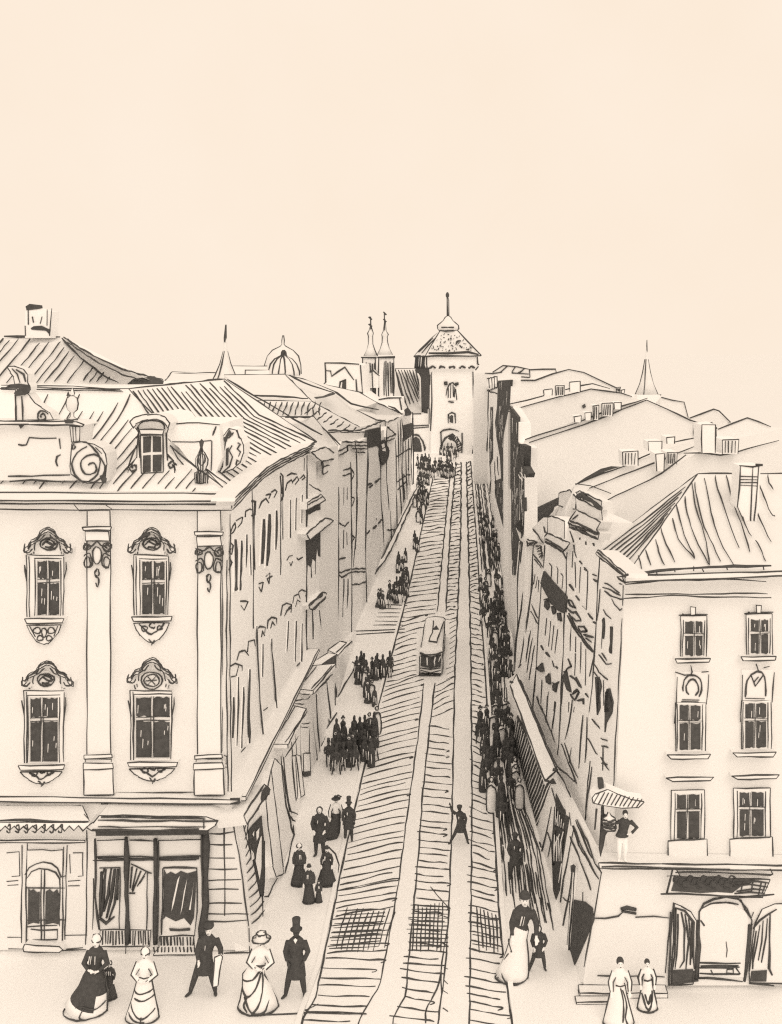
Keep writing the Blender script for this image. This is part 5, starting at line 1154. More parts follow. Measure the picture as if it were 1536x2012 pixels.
gable('second blank roof strip with arched chimneys, just behind the first blank gable', 38, [(1150, 1000), (1157, 960), (1290, 905), (1352, 882), (1500, 850), (1700, 800)], [L1('1157 959 1220 935 1300 903 1368 876'), L1('1130 950 1160 955 1200 970')],
      chim=((1288, 1305, 892, 926, 0), (1310, 1330, 889, 913, 4)))
def dk(m, p): m.fill(p, [(1129, 952), (1150, 938), (1180, 921), (1200, 916), (1219, 917), (1190, 926), (1160, 938)], .15)
gable('third blank roof strip with a black shaded slope, beside three plain chimneys', 42, [(1110, 1000), (1130, 952), (1225, 916), (1290, 890), (1340, 872), (1500, 860)], [L1('1130 952 1180 932 1225 916 1290 886'), L1('1326 868 1345 865 1364 861'), L1('1245 905 1290 886')],
      chim=((1223, 1254, 888, 915, 4), (1273, 1301, 868, 886, 0), (1309, 1326, 859, 872, 0)), extra=dk)
gable('broad blank fire wall behind the black street fronts, under a row of small chimneys', 50, [(1026, 1060), (1030, 866), (1160, 815), (1268, 785), (1320, 810), (1366, 832), (1400, 900)], [L1('1031 863 1110 839 1180 812 1225 797 1272 782'), L1('1039 869 1120 844 1200 814 1270 786 1310 803 1355 826 1372 831'), L1('1365 832 1362 850 1364 862'), L1('1372 830 1370 848')],
      chim=((1128, 1142, 818, 830, 0), (1149, 1162, 811, 826, 0), (1165, 1176, 797, 825, -2), (1182, 1204, 793, 818, 4), (1206, 1221, 791, 804, 0)))
def dot(m, p): m.fill(p, [(1143, 797), (1149, 793), (1151, 800), (1145, 803)], .1)
gable('blank gable further back, with a dark spot and long roof line below the far spire', 62, [(998, 830), (999, 806), (1072, 787), (1163, 763), (1220, 772), (1242, 780), (1290, 800)], [L1('999 794 1035 787 1069 778'), L1('998 808 1030 799 1072 787 1120 774 1162 764'), L1('1110 766 1140 758 1164 753 1198 764'), L1('1162 764 1190 768 1219 772 1241 780')],
      chim=((1068, 1085, 766, 777, 0), (1091, 1109, 758, 778, 4), (1119, 1140, 750, 770, 0)), extra=dot)
gable('farthest blank gable with a gentle peak, left of the far spire', 78, [(990, 790), (1003, 747), (1050, 747), (1117, 726), (1147, 731), (1200, 757), (1228, 774), (1240, 800)], [L1('1003 747 1030 747 1051 748 1085 735 1117 726 1147 731 1180 748 1210 762 1226 772')],
      chim=((1210, 1219, 761, 771, 3), (1220, 1227, 766, 774, 0)))
def fh(m, p):
    m.sts(p, '20 190 75 157 150 162 215 175; 100 160 60 192; 140 165 120 190; 190 168 170 185 150 195; 120 192 210 200; 215 175 215 218; 170 215 215 218; 215 175 350 175 352 190', 'Z5', d=.1, w=1.1); m.sts(p, '-20 195 20 195 70 192', 'Z5', d=.1, w=1.1)
gable('low flat roof marked with slanting strokes, right of the gate tower', 130, [(930, 760), (932, 734), (967, 732), (988, 719), (1041, 725), (1091, 727), (1100, 760)], [], extra=fh)
for Y, pts, lines, lab in ((95, [(1296, 800), (1298, 780), (1344, 790), (1352, 822), (1354, 840)], [L1('1299 780 1320 786 1344 790 1351 821')], 'far stepped wall standing right of the far spire'),
                           (90, [(1350, 840), (1354, 821), (1402, 805), (1436, 830), (1440, 860)], [L1('1354 821 1402 804 1412 808 1435 830 1430 832')], 'far low gable near the right frame edge, behind the tall chimney'),
                           (80, [(1400, 880), (1410, 843), (1468, 821), (1515, 840), (1700, 850)], [L1('1410 843 1440 831 1468 821 1490 829 1514 839')], 'rounded far gable closest to the right frame edge')):
    gable(lab, Y, pts, lines)
m = M(); p = front(72); m.slab(p, [(1380, 836), (1396, 830), (1408, 842), (1406, 893), (1379, 893)], -1.5, 0, P_, ink=0)
m.sts(p, '1379 838 1380 890; 1384 835 1398 831 1409 842; 1394 834 1392 885; 1407 842 1407 892', d=.05)
for x in (1384, 1387, 1390): m.sts(p, '%g 840 %g 885' % (x, x-1), d=.05, w=1.2)
m.prism([p(1380, 890), p(1407, 890), p(1407, 890)+V((0, 1, 0)), p(1380, 890)+V((0, 1, 0))], 0, P_, 0)
tag(m.build('chimney_stack'), 'tall striped chimney stack behind the first blank gable', 'chimney')
spire('church_spire', 'tall thin church spire alone on the right skyline', 1270, 668, 706, 775, 22, 110, 1.1)
m = M(); p = front(112); m.slab(p, [(1243, 785), (1250, 780), (1292, 772), (1300, 779), (1300, 800), (1243, 800)], -5, 0, P_, ink=0); m.sts(p, '1243 786 1265 782 1290 777 1299 776; 1287 772 1290 790; 1255 782 1280 778', d=.1, w=1.1)
m.prism([p(1243, 800), p(1300, 800), p(1300, 800)+V((0, 5, 0)), p(1243, 800)+V((0, 5, 0))], 0, P_, 0); tag(m.build('church_nave'), 'small roof at the foot of the spire on the right skyline', 'church')

# -- the black shaded street fronts
XB = 2.72
PB_ = side(XB, 40, XB, 200)
def yb(px): return XB*F/(px-VX)
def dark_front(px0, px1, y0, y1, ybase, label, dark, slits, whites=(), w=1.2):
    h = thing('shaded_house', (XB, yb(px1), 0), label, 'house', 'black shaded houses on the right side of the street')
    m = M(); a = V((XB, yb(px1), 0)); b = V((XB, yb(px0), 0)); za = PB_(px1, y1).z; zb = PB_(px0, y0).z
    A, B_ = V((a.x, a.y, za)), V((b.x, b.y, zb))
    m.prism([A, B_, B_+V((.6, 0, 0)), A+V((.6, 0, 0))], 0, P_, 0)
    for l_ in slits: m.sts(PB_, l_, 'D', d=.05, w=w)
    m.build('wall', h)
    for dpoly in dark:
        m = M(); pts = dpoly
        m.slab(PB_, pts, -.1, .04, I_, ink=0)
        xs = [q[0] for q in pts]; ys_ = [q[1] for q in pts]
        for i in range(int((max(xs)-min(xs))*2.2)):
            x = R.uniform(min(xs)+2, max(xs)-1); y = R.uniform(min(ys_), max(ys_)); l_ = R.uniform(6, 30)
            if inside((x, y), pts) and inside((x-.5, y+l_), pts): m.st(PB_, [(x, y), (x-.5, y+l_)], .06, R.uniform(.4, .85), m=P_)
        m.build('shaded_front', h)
    return h
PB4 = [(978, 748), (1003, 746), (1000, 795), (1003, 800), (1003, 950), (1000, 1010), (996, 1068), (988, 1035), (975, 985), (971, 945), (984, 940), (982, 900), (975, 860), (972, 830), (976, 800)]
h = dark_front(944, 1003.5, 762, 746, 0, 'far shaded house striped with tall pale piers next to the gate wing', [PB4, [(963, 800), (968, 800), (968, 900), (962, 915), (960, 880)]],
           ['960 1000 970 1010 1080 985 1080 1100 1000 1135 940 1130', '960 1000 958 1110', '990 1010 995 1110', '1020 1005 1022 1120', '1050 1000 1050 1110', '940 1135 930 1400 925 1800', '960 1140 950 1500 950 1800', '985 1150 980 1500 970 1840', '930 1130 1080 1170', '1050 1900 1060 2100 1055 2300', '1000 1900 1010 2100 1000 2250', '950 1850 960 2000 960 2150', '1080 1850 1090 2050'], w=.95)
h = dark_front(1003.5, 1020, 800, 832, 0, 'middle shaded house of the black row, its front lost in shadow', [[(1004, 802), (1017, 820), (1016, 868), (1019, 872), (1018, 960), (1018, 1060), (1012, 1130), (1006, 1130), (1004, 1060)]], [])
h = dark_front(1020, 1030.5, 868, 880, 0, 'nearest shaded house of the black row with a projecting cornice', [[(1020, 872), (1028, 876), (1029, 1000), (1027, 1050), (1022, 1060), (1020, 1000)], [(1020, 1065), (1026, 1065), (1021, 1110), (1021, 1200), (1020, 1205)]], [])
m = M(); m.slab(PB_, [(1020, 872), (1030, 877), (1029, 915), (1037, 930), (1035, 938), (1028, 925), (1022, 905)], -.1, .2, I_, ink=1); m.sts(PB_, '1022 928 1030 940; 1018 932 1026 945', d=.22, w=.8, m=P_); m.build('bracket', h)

# -- sign figure under its own little canopy on the ledge
Ys = 27.0; p = front(Ys-.25)
m = M(); m.slab(p, L1('540 1035 560 1010 620 990 680 1015 740 1040 810 1050 812 1058 780 1085 700 1088 600 1075 545 1060', 'Z6'), -.25, .2, P_, ink=1.2)
for x in range(560, 800, 22): m.sts(p, '%g %g %g %g' % (x+25, 1000+(x-560)*.18, x-8, 1062+(x-560)*.11), 'Z6', d=.22, w=1.1)
m.slab(p, L1('575 945 602 945 604 1020 578 1020', 'Z6'), -.2, .05, I_, ink=0)
m.sts(p, '565 1090 555 1200', 'Z6', d=.05, w=3.); tag(m.build('small_canopy'), 'little striped curved canopy over the sign figure on the ledge', 'canopy')
# ================================================================== people
def remeshed(mb, name, voxel, paint, smooth_it=2):
    """join the limbs of a body into one continuous skin"""
    me = bpy.data.meshes.new(name+'_limbs'); me.from_pydata(mb.v, [], mb.f); me.update()
    o = bpy.data.objects.new(name+'_limbs', me); COL.objects.link(o)
    r = o.modifiers.new('skin', 'REMESH'); r.mode = 'VOXEL'; r.voxel_size = voxel; r.use_smooth_shade = True
    if smooth_it: q = o.modifiers.new('soft', 'SMOOTH'); q.iterations = smooth_it; q.factor = .5
    dg = bpy.context.evaluated_depsgraph_get(); dg.update()
    out = bpy.data.meshes.new_from_object(o.evaluated_get(dg)); out.name = name
    bpy.data.objects.remove(o); bpy.data.meshes.remove(me)
    out.materials.clear(); ids = [paint(p.center) for p in out.polygons]; used = sorted(set(ids))
    for i in used: out.materials.append(MS[i])
    ix = {u: k for k, u in enumerate(used)}
    out.polygons.foreach_set('material_index', [ix[i] for i in ids]); out.update(); return out

def lp(a, b, t): return V(a).lerp(V(b), t)
def add_arm(b, sh, el, wr, hand_dir, r=1., fingers=True):
    sh, el, wr = V(sh), V(el), V(wr); hd = V(hand_dir).normalized()
    b.tube([(sh, .062*r, .062*r), (lp(sh, el, .5), .055*r, .055*r), (el, .045*r, .045*r), (lp(el, wr, .4), .044*r, .044*r), (wr, .03*r, .03*r)], 0, 8)
    pm = wr+hd*.09
    b.tube([(wr, .028, .022), (wr+hd*.05, .042, .022), (pm, .04, .018)], 0, 8)
    if fingers:
        sd = hd.cross(V((0, 1, .2))).normalized(); fw = hd.cross(sd).normalized()
        for k, ln in ((-1.5, .068), (-.5, .082), (.5, .076), (1.5, .058)):
            p0 = pm+sd*k*.019; p1 = p0+hd*ln*.55+fw*.006; p2 = p1+hd*ln*.4+fw*.022
            b.tube([(p0, .0115, .0115), (p1, .011, .011), (p2, .009, .009)], 0, 6)
        t0 = wr+hd*.03+sd*.03; t1 = t0+(sd*.7+hd).normalized()*.04+fw*.012; b.tube([(t0, .013, .013), (t1, .012, .012), (t1+hd*.03+fw*.01, .009, .009)], 0, 6)
def add_head(b, c, face=0.):
    c = V(c)
    b.tube([(c+V((0, 0, -.17)), .052, .055), (c+V((0, 0, -.1)), .05, .055)], 0, 10)
    pr = [(-.118, .035, .04, -.015), (-.1, .062, .07, -.01), (-.05, .078, .092, 0), (0, .083, .1, 0), (.05, .079, .098, .005), (.09, .055, .072, .008), (.113, .02, .025, .008)]
    ca, sa = math.cos(face), math.sin(face)
    b.tube([(c+V((0, y, z)), rx, ry) for z, rx, ry, y in pr], 0, 12)
    f = lambda x, y, z: c+V((x*ca-y*sa, x*sa+y*ca, z))
    b.tube([(f(0, -.088, .015), .012, .012), (f(0, -.112, -.02), .016, .014), (f(0, -.095, -.035), .014, .01)], 0, 6)     # nose
    for s_ in (-1, 1): b.tube([(f(s_*.082, .005, .03), .008, .018), (f(s_*.09, .012, 0), .01, .022), (f(s_*.08, .01, -.03), .006, .012)], 0, 6)  # ears
    return f
def face_marks(m, f):
    for s_ in (-1, 1): m.lathe(f(s_*.032, -.092, .006), [(.002, 0), (.009, .004), (.009, .012), (.002, .016)], I_, 6, 0)
    m.line([f(-.022, -.094, -.058), f(0, -.1, -.061), f(.022, -.094, -.058)], .45, 0)
def add_leg(b, hip, kn, an, toe, r=1.):
    b.tube([(V(hip), .1*r, .1*r), (lp(hip, kn, .5), .095*r, .095*r), (V(kn), .08*r, .08*r), (lp(kn, an, .4), .074*r, .075*r), (V(an), .055*r, .058*r)], 0, 9)
    a = V(an); t = V(toe); b.tube([(a+(a-t)*.25+V((0, 0, -.03)), .036, .036), (a+V((0, 0, -.035)), .045, .04), (lp(a, t, .6)+V((0, 0, -.02)), .045, .03), (t, .03, .02)], 0, 8)

def place(me, name, px, yb, hpx, top, rz=0, z=0., Y=None, **k):
    Y = Y or (H-z)*F/(yb-VY); o = bpy.data.objects.new(name, me); COL.objects.link(o)
    s_ = hpx*Y/F/top; o.location = ((px-VX)*Y/F, Y, z); o.scale = (s_,)*3; o.rotation_euler = (0, 0, rz); tag(o, **k); return o
def child(me, name, par, label=None):
    o = bpy.data.objects.new(name, me); COL.objects.link(o); o.parent = par; tag(o, label); return o
def uu_of(yb, hpx, top, z=0.): Y = (H-z)*F/(yb-VY); return (Y/F)/(hpx*Y/F/top)   # one picture pixel in model metres

def man(px, yb, hpx, label, hat='top', stride=.25, step=-1, arms='pocket', coat=D_, knee=.82, collar=True, rz=0, lean=0., legs=D_, z=0., voxel=.016, name='person', cat='person', head=C_, coat_hem=.56):
    top = 2.0 if hat == 'top' else 1.82
    u = uu_of(yb, hpx, top, z)
    b = M(); lx = lean
    b.tube([((0, 0, .84), .12, .1), ((0, 0, .93), .155, .115), ((lx*.3, 0, 1.08), .135, .1), ((lx*.7, 0, 1.28), .17, .115), ((lx*.9, 0, 1.42), .16, .09), ((lx, 0, 1.49), .07, .065)], 0, 14)
    f = add_head(b, (lx*1.1, -.01, 1.64))
    L_, R_ = (-.09, 0, .88), (.09, 0, .88)
    add_leg(b, L_, (-.11-stride*.55, -.06, .47), (-.1-stride*1.2, .02, .08), (-.16-stride*1.35, -.13, .03)); add_leg(b, R_, (.11+stride*.4, -.05, .47), (.1+stride*.7, .05, .08), (.13+stride*.8, -.1, .03))
    sl = (lx-.19, 0, 1.4); sr = (lx+.19, 0, 1.4); A_ = []
    if arms == 'pocket': A_ = [(sl, (lx-.27, -.02, 1.14), (lx-.2, -.12, .95), (.3, -.3, -.9)), (sr, (lx+.3, -.02, 1.15), (lx+.2, -.1, .95), (-.4, -.3, -.8))]
    if arms == 'carry': A_ = [(sl, (lx-.27, -.06, 1.13), (lx-.2, -.2, .96), (.2, -.6, -.4)), (sr, (lx+.3, .02, 1.14), (lx+.33, -.1, .9), (.1, -.1, -1))]
    if arms == 'wave': A_ = [(sl, (lx-.36, -.03, 1.55), (lx-.44, -.05, 1.8), (-.2, 0, 1)), (sr, (lx+.3, 0, 1.15), (lx+.26, -.05, .9), (0, -.1, -1))]
    if arms == 'lantern': A_ = [(sl, (lx-.4, -.05, 1.3), (lx-.62, -.08, 1.24), (-1, 0, .05)), (sr, (lx+.42, 0, 1.18), (lx+.2, -.1, 1.02), (-.9, -.1, -.1))]
    if arms == 'down': A_ = [(sl, (lx-.27, 0, 1.13), (lx-.24, -.05, .88), (0, -.1, -1)), (sr, (lx+.27, 0, 1.13), (lx+.25, -.05, .88), (0, -.1, -1))]
    for a in A_: add_arm(b, *a)
    wr = [V(a[2]) for a in A_]
    def paint(c):
        if c.z > 1.5: return head
        if any((c-w_).length < .22 and (c-w_).dot(V(a[3])) > -.01 for w_, a in zip(wr, A_)): return head
        return legs if c.z < .95 else coat
    bm_ = remeshed(b, 'body', voxel, paint)
    o = place(bm_, name, px, yb, hpx, top, rz, z, label=label, cat=cat)
    c = M(); c.tube([((0, 0, coat_hem), .25, .19), ((0, 0, .95), .2, .155), ((lx*.35, 0, 1.1), .165, .125), ((lx*.7, 0, 1.3), .195, .14), ((lx*.9, 0, 1.44), .185, .115), ((lx, 0, 1.52), .085, .085)], 0, 16)
    for a in A_: c.tube([(V(a[0]), .085, .085), (V(a[1]), .07, .07), (lp(a[1], a[2], .92), .055, .055)], 0, 10)
    cm = remeshed(c, 'coat', voxel*1.3, lambda c_: coat)
    child(cm, 'coat', o)
    d = M(u)
    if collar:
        d.poly([V((lx-.05, -.125, 1.5)), V((lx, -.15, 1.42)), V((lx+.05, -.125, 1.5)), V((lx, -.135, 1.55))], C_)
    else: d.line([V((lx-.04, -.19, 1.34)), V((lx-.05, -.185, 1.22))], .9, .2, m=C_)
    if arms != 'lantern': child(d.mesh('shirt'), 'shirt', o)
    if hat == 'none' and head == C_:
        hl = M(u); hl.line([V((lx*1.1+.1*math.cos(a), -.05, 1.64+.13*math.sin(a))) for a in [q*.45 for q in range(15)]], 1., .2); child(hl.mesh('hair'), 'hair', o)
    if head == C_: fm = M(u); face_marks(fm, f); child(fm.mesh('face'), 'face', o)
    h = M(u); hc = V((lx*1.1, -.01, 1.70))
    if hat == 'top': h.lathe(hc, [(.15, 0), (.155, .012), (.098, .02), (.095, .14), (.108, .27), (.1, .285)], D_, 16, 0)
    elif hat == 'cap': h.lathe(hc, [(.1, -.01), (.13, .03), (.12, .09), (.03, .115)], D_, 14, 0); h.lathe(hc+V((-.06, -.08, 0)), [(.07, 0), (.07, .015)], D_, 10, 0)
    elif hat == 'bowler': h.lathe(hc, [(.14, 0), (.145, .012), (.095, .02), (.09, .07), (.05, .11), (.01, .12)], D_, 14, 0)
    elif hat == 'hair': h.lathe(hc+V((0, .02, -.05)), [(.08, -.06), (.1, 0), (.098, .06), (.07, .12), (.02, .145)], D_, 14, 0)
    if h.f: child(h.mesh('hat'), 'hair' if hat == 'hair' else 'hat', o)
    return o

def lady(px, yb, hpx, label, jacket=C_, skirt=C_, under=None, hat='small', hem=.42, lean=0., train=0., rz=0, curves=(), arms='down', cloak=False, outline=1.1, scale_w=1., hair=True, bustle=0.):
    top = 1.78 if hat in ('small', 'bare', 'round') else 1.86
    u = uu_of(yb, hpx, top); b = M(); lx = lean
    b.tube([((0, 0, .06), .1, .1), ((0, 0, .5), .13, .12), ((0, 0, .92), .16, .13), ((lx*.4, 0, 1.06), .11, .09), ((lx*.7, 0, 1.26), .145, .11), ((lx*.9, 0, 1.38), .135, .085), ((lx, 0, 1.45), .06, .06)], 0, 14)
    f = add_head(b, (lx*1.1, -.01, 1.59))
    sl = (lx-.16, 0, 1.35); sr = (lx+.16, 0, 1.35)
    A_ = {'down': [(sl, (lx-.25, 0, 1.1), (lx-.24, -.1, .88), (0, -.2, -1)), (sr, (lx+.25, 0, 1.1), (lx+.24, -.1, .88), (0, -.2, -1))],
          'front': [(sl, (lx-.27, -.05, 1.1), (lx-.1, -.2, 1.02), (.9, -.3, .1)), (sr, (lx+.27, -.05, 1.1), (lx+.1, -.2, 1.0), (-.9, -.3, .1))]}[arms]
    for a in A_: add_arm(b, *a, r=.85)
    bm_ = remeshed(b, 'body', .016, lambda c: C_)
    o = place(bm_, 'person', px, yb, hpx, top, rz, label=label, cat='person')
    w = scale_w
    rings = [(.012, hem*w, hem*.85, train), (.2, hem*.88*w, hem*.76, train*.6), (.5, hem*.68*w, hem*.6, train*.2-bustle*.4), (.8, hem*.5*w, hem*.45, -bustle), (.98, .17, .15, lx*.3-bustle*.5), (1.06, .135, .115, lx*.4)]
    zs = .38 if under is not None else 0
    sk = M(u); sk.tube([(V((x, 0, z)), rx, ry) for z, rx, ry, x in rings], 0, 24)
    for q in range(len(sk.m)): sk.m[q] = skirt
    if under is not None:
        for fi, q in enumerate(sk.f):
            if sum(sk.v[i][2] for i in q)/len(q) < .3: sk.m[fi] = under
    def sf(x, z):       # front surface of the skirt
        for (z0, a0, b0_, c0), (z1, a1, b1_, c1) in zip(rings, rings[1:]):
            if z0 <= z <= z1 or z1 == rings[-1][0]:
                t = max(0, min(1, (z-z0)/(z1-z0))); rx, ry, cx = lerp(a0, a1, t), lerp(b0_, b1_, t), lerp(c0, c1, t)
                if z <= z1 or z1 == rings[-1][0]: break
        v = max(-.99, min(.99, (x-cx)/rx)); return V((x, -ry*math.sqrt(1-v*v)*1.03-.004, z))
    if outline:
        for s_ in (-1, 1): sk.line([V((x+s_*rx*1.0, -ry*.12, z)) for z, rx, ry, x in rings], outline*(1.2 if s_ > 0 else 1), .4)
        z, rx, ry, x = rings[0]; sk.line([V((x+rx*math.cos(math.radians(a)), -ry*math.sin(math.radians(a)), z+.02)) for a in range(0, 181, 12)], outline, .4)
        for cv in curves: sk.line([sf(x, z) for x, z in smooth(cv, 4)], outline, .3)
    child(sk.mesh('skirt'), 'skirt', o)
    j = M(); j.tube([(V((lx*.35-bustle*.2, 0, .9 if cloak else .98)), .3 if cloak else .165, .2 if cloak else .14), (V((lx*.45, 0, 1.08)), .24 if cloak else .135, .18 if cloak else .115), (V((lx*.7, 0, 1.26)), .175, .135), (V((lx*.9, 0, 1.4)), .16, .105), (V((lx, 0, 1.47)), .07, .07)], 0, 16)
    for a in A_: j.tube([(V(a[0]), .075, .075), (V(a[1]), .065, .065), (lp(a[1], a[2], .9), .045, .045)], 0, 10)
    jm = remeshed(j, 'jacket', .02, lambda c: jacket); jo = child(jm, 'bodice', o)
    if jacket == C_ and outline:
        jl = M(u)
        for a in A_: 
            s_ = -1 if a[0][0] < lx else 1
            jl.line([V(a[0])+V((s_*.06, -.03, .06)), V(a[1])+V((s_*.065, -.03, 0)), lp(a[1], a[2], .9)+V((s_*.045, -.03, 0))], outline, .3)
            jl.line([V(a[0])+V((-s_*.05, -.1, -.08)), V(a[1])+V((-s_*.06, -.06, 0)), lp(a[1], a[2], .9)+V((-s_*.045, -.05, 0))], outline*.8, .3)
        jl.line([V((lx-.13, -.11, 1.06)), V((lx, -.13, 1.03)), V((lx+.13, -.11, 1.06))], outline, .3); child(jl.mesh('sash'), 'sash', o)
    elif jacket != C_:
        jl = M(u)
        for q in range(3): x = R.uniform(-.1, .1); jl.line([V((lx+x, -.155, 1.32)), V((lx*.7+x*1.2, -.165, 1.14))], .8, .3, m=C_)
        child(jl.mesh('trim'), 'trim', o)
    h = M(u); hc = V((lx*1.1, -.01, 1.64))
    face_marks(h, f); child(h.mesh('face'), 'face', o)
    h = M(u)
    if hat == 'bare' or hat == 'round': h.lathe(hc+V((0, .02, -.08)), [(.07, -.02), (.1, .04), (.1, .1), (.07, .16), (.02, .18)], C_ if hat == 'round' else D_, 14, 1.1 if hat == 'round' else 0, mer=(180, 0), rings=(1,))
    elif hat == 'small': h.lathe(hc+V((0, 0, -.01)), [(.11, 0), (.12, .02), (.09, .05), (.08, .11), (.03, .13)], D_, 14, 0)
    elif hat == 'big': h.lathe(hc+V((0, 0, -.02)), [(.2, 0), (.22, .02), (.12, .04), (.11, .15), (.04, .18)], C_, 18, 1.2, mer=(180, 0), rings=(1, 3))
    elif hat == 'plume': h.lathe(hc+V((0, 0, -.01)), [(.19, 0), (.2, .02), (.1, .05), (.09, .13), (.03, .15)], D_, 16, 0); h.line([hc+V((-.05, -.1, .1)), hc+V((.1, -.12, .2)), hc+V((.22, -.08, .12)), hc+V((.12, -.08, .08))], 1.3)
    child(h.mesh('hat'), 'hair' if hat in ('bare', 'round') else 'hat', o)
    return o

# --- the square in front of the palace
lady(186, 1984, 152, 'woman in black jacket and overskirt with white hem, holding a child by the shop', jacket=D_, skirt=D_, under=C_, hat='round', hem=.5, train=-.2, curves=(((-.5, .12), (-.2, .3), (.1, .22), (.3, .28)), ((-.1, .28), (-.2, .1), (-.1, .03))), arms='front', lean=.04)
lady(215, 1960, 74, 'small child in a dark dress holding the hand of the woman in black', jacket=D_, skirt=D_, hat='round', hem=.36, outline=.9)
lady(284, 1998, 140, 'lady in a plain white dress with banded skirt standing before the shop window', hem=.42, train=-.04, hat='round', curves=(((-.25, .72), (-.05, .7), (.22, .74)), ((-.2, .58), (.0, .55), (.28, .6)), ((-.3, .42), (-.1, .2), (.1, .17), (.3, .3)), ((-.35, .22), (-.12, .1), (.1, .08)), ((.02, .2), (.0, .02))), lean=.02, outline=1.2, arms='front')
man(402, 1954, 142, 'man in dark coat and flat cap striding past the palace corner with a white board', hat='cap', stride=.22, arms='carry', collar=False, lean=.1)
lady(508, 1976, 150, 'lady in white gown with big round hat walking by the palace corner', hem=.5, bustle=.12, hat='big', lean=.06, curves=(((-.36, .7), (-.1, .78), (.05, .92), (.1, 1.0)), ((-.4, .5), (-.2, .4), (.0, .62), (.1, .95)), ((.1, .9), (.14, .5), (.05, .2), (-.1, .05)), ((-.3, .38), (-.1, .1), (.2, .08), (.3, .3)), ((-.2, .42), (-.3, .2), (-.2, .08))), outline=1.35, arms='front')
man(582, 1958, 156, 'man in black top hat and long coat striding along the left pavement by the road', hat='top', stride=.14, arms='pocket', head=D_, coat_hem=.5)
# --- further up the left pavement
lady(588, 1737, 82, 'woman in a black cloak walking behind the top hatted man near the street pier', jacket=D_, skirt=D_, cloak=True, hat='round', hem=.36, outline=.8)
lady(607, 1772, 76, 'dark dressed woman leading a small dark child on the left pavement', jacket=D_, skirt=D_, cloak=True, hat='small', hem=.3, outline=.8)
lady(626, 1772, 44, 'tiny dark child walking beside the dark dressed woman on the pavement', jacket=D_, skirt=D_, cloak=True, hat='small', hem=.3, outline=.5)
man(628, 1681, 100, 'broad man in a black cape with a bare oval head on the left pavement', hat='none', stride=.03, arms='pocket', collar=False, coat_hem=.5)
lady(642, 1736, 76, 'woman in a full black skirt with a white hooped shawl behind the caped man', jacket=D_, skirt=D_, hat='small', hem=.44, outline=.9)
lady(660, 1645, 86, 'slim lady in plumed hat with trailing skirt beside the man in tall hat', jacket=C_, skirt=D_, hat='plume', hem=.36, train=-.3, outline=1.)
man(685, 1652, 88, 'man in tall black hat at the left edge of the road', hat='top', stride=.05, arms='down', collar=False, head=D_)
man(905, 1657, 76, 'dark man crossing the pale tram strip with one arm raised', hat='cap', stride=.32, arms='wave', collar=False, lean=-.05, head=D_)
# --- right pavement and square
lady(1018, 1920, 172, 'woman in black jacket and flowing white skirt on the right pavement', jacket=D_, skirt=C_, hat='small', hem=.33, train=-.14, lean=.12, curves=(((-.2, .8), (-.17, .68), (-.14, .6)), ((-.2, .55), (-.34, .25), (-.25, .05), (0, .02))), outline=1.3)
man(1058, 1906, 92, 'small dark boy walking beside the woman in the white skirt', hat='none', stride=.2, arms='pocket', collar=False)
man(1012, 1726, 92, 'dark stout man alone on the shaded right pavement below the crowd', hat='bowler', stride=.06, arms='pocket', collar=False, head=D_)
lady(1214, 2008, 130, 'lady in a long pale coat with a dark train standing by the shop steps', hat='bare', hem=.42, lean=.05, curves=(((.05, 1.0), (.12, .6), (.08, .2)), ((.1, .95), (.2, .6), (.16, .3), (.22, .1))), outline=1.3)
lady(1271, 1980, 98, 'smaller lady with dark hair and a looped pale skirt beside the pale coated lady', hat='bare', hem=.36, curves=(((-.2, .6), (-.1, .25), (.0, .12), (.12, .3), (.15, .7)), ((-.1, .6), (0, .3), (.1, .6))), outline=1.6)
# the parcel the man carries
pb = front(26.3)
m = M(); m.slab(pb, [(421, 1880), (434, 1876), (437, 1880), (428, 1936), (417, 1940), (418, 1930)], -.06, 0, C_, ink=1.2, back=True); tag(m.build('white_board'), 'white board held upright by the man in the flat cap', 'board')
m = M(); c = at(640, 1736, 32.6)
m.line([c+V((-.1, 0, 1.0)), c+V((.1, 0, 1.15)), c+V((.3, 0, .95)), c+V((.42, 0, .6)), c+V((.4, 0, .35))], 1.2); tag(m.build('hoop_shawl'), 'thin hoop shaped shawl edge beside the woman in the full black skirt', 'shawl')

# --- the sign figure on its ledge
st_ = man(1222, 1692, 102, 'dark statue of a youth holding out a lantern on the corner house ledge', hat='hair', stride=.0, arms='lantern', z=H-(1692-VY)*26.86/F, name='statue', cat='statue', collar=False, head=C_, coat_hem=.88, legs=C_, lean=.1)
m = M(); c = at(1196, 1630, 26.8); k_ = 26.8/F
m.lathe(c, [(10*k_, 0), (13*k_, 3*k_), (13*k_, 8*k_), (11*k_, 9*k_), (14*k_, 16*k_), (12*k_, 17*k_), (12*k_, 22*k_), (4*k_, 27*k_), (1*k_, 34*k_)], P_, 12, 1.3, mer=(0, 180), rings=(1, 2, 4, 6))
for dz in (4, 10, 14, 20): m.line([c+V((-12*k_, -.18, dz*k_)), c+V((11*k_, -.18, (dz-1)*k_))], 1.5)
tag(m.build('lantern'), 'ribbed lantern held out by the dark statue on the ledge', 'lantern')
m = M(); pp = front(26.9); m.slab(pp, L1('590 1085 600 1075 602 1120 625 1130 630 1200 610 1230 600 1290 585 1340 578 1290 585 1200', 'Z6'), -.08, 0, I_, ink=1); tag(m.build('sign_post'), 'dark tapering bracket post behind the lantern on the ledge', 'post')

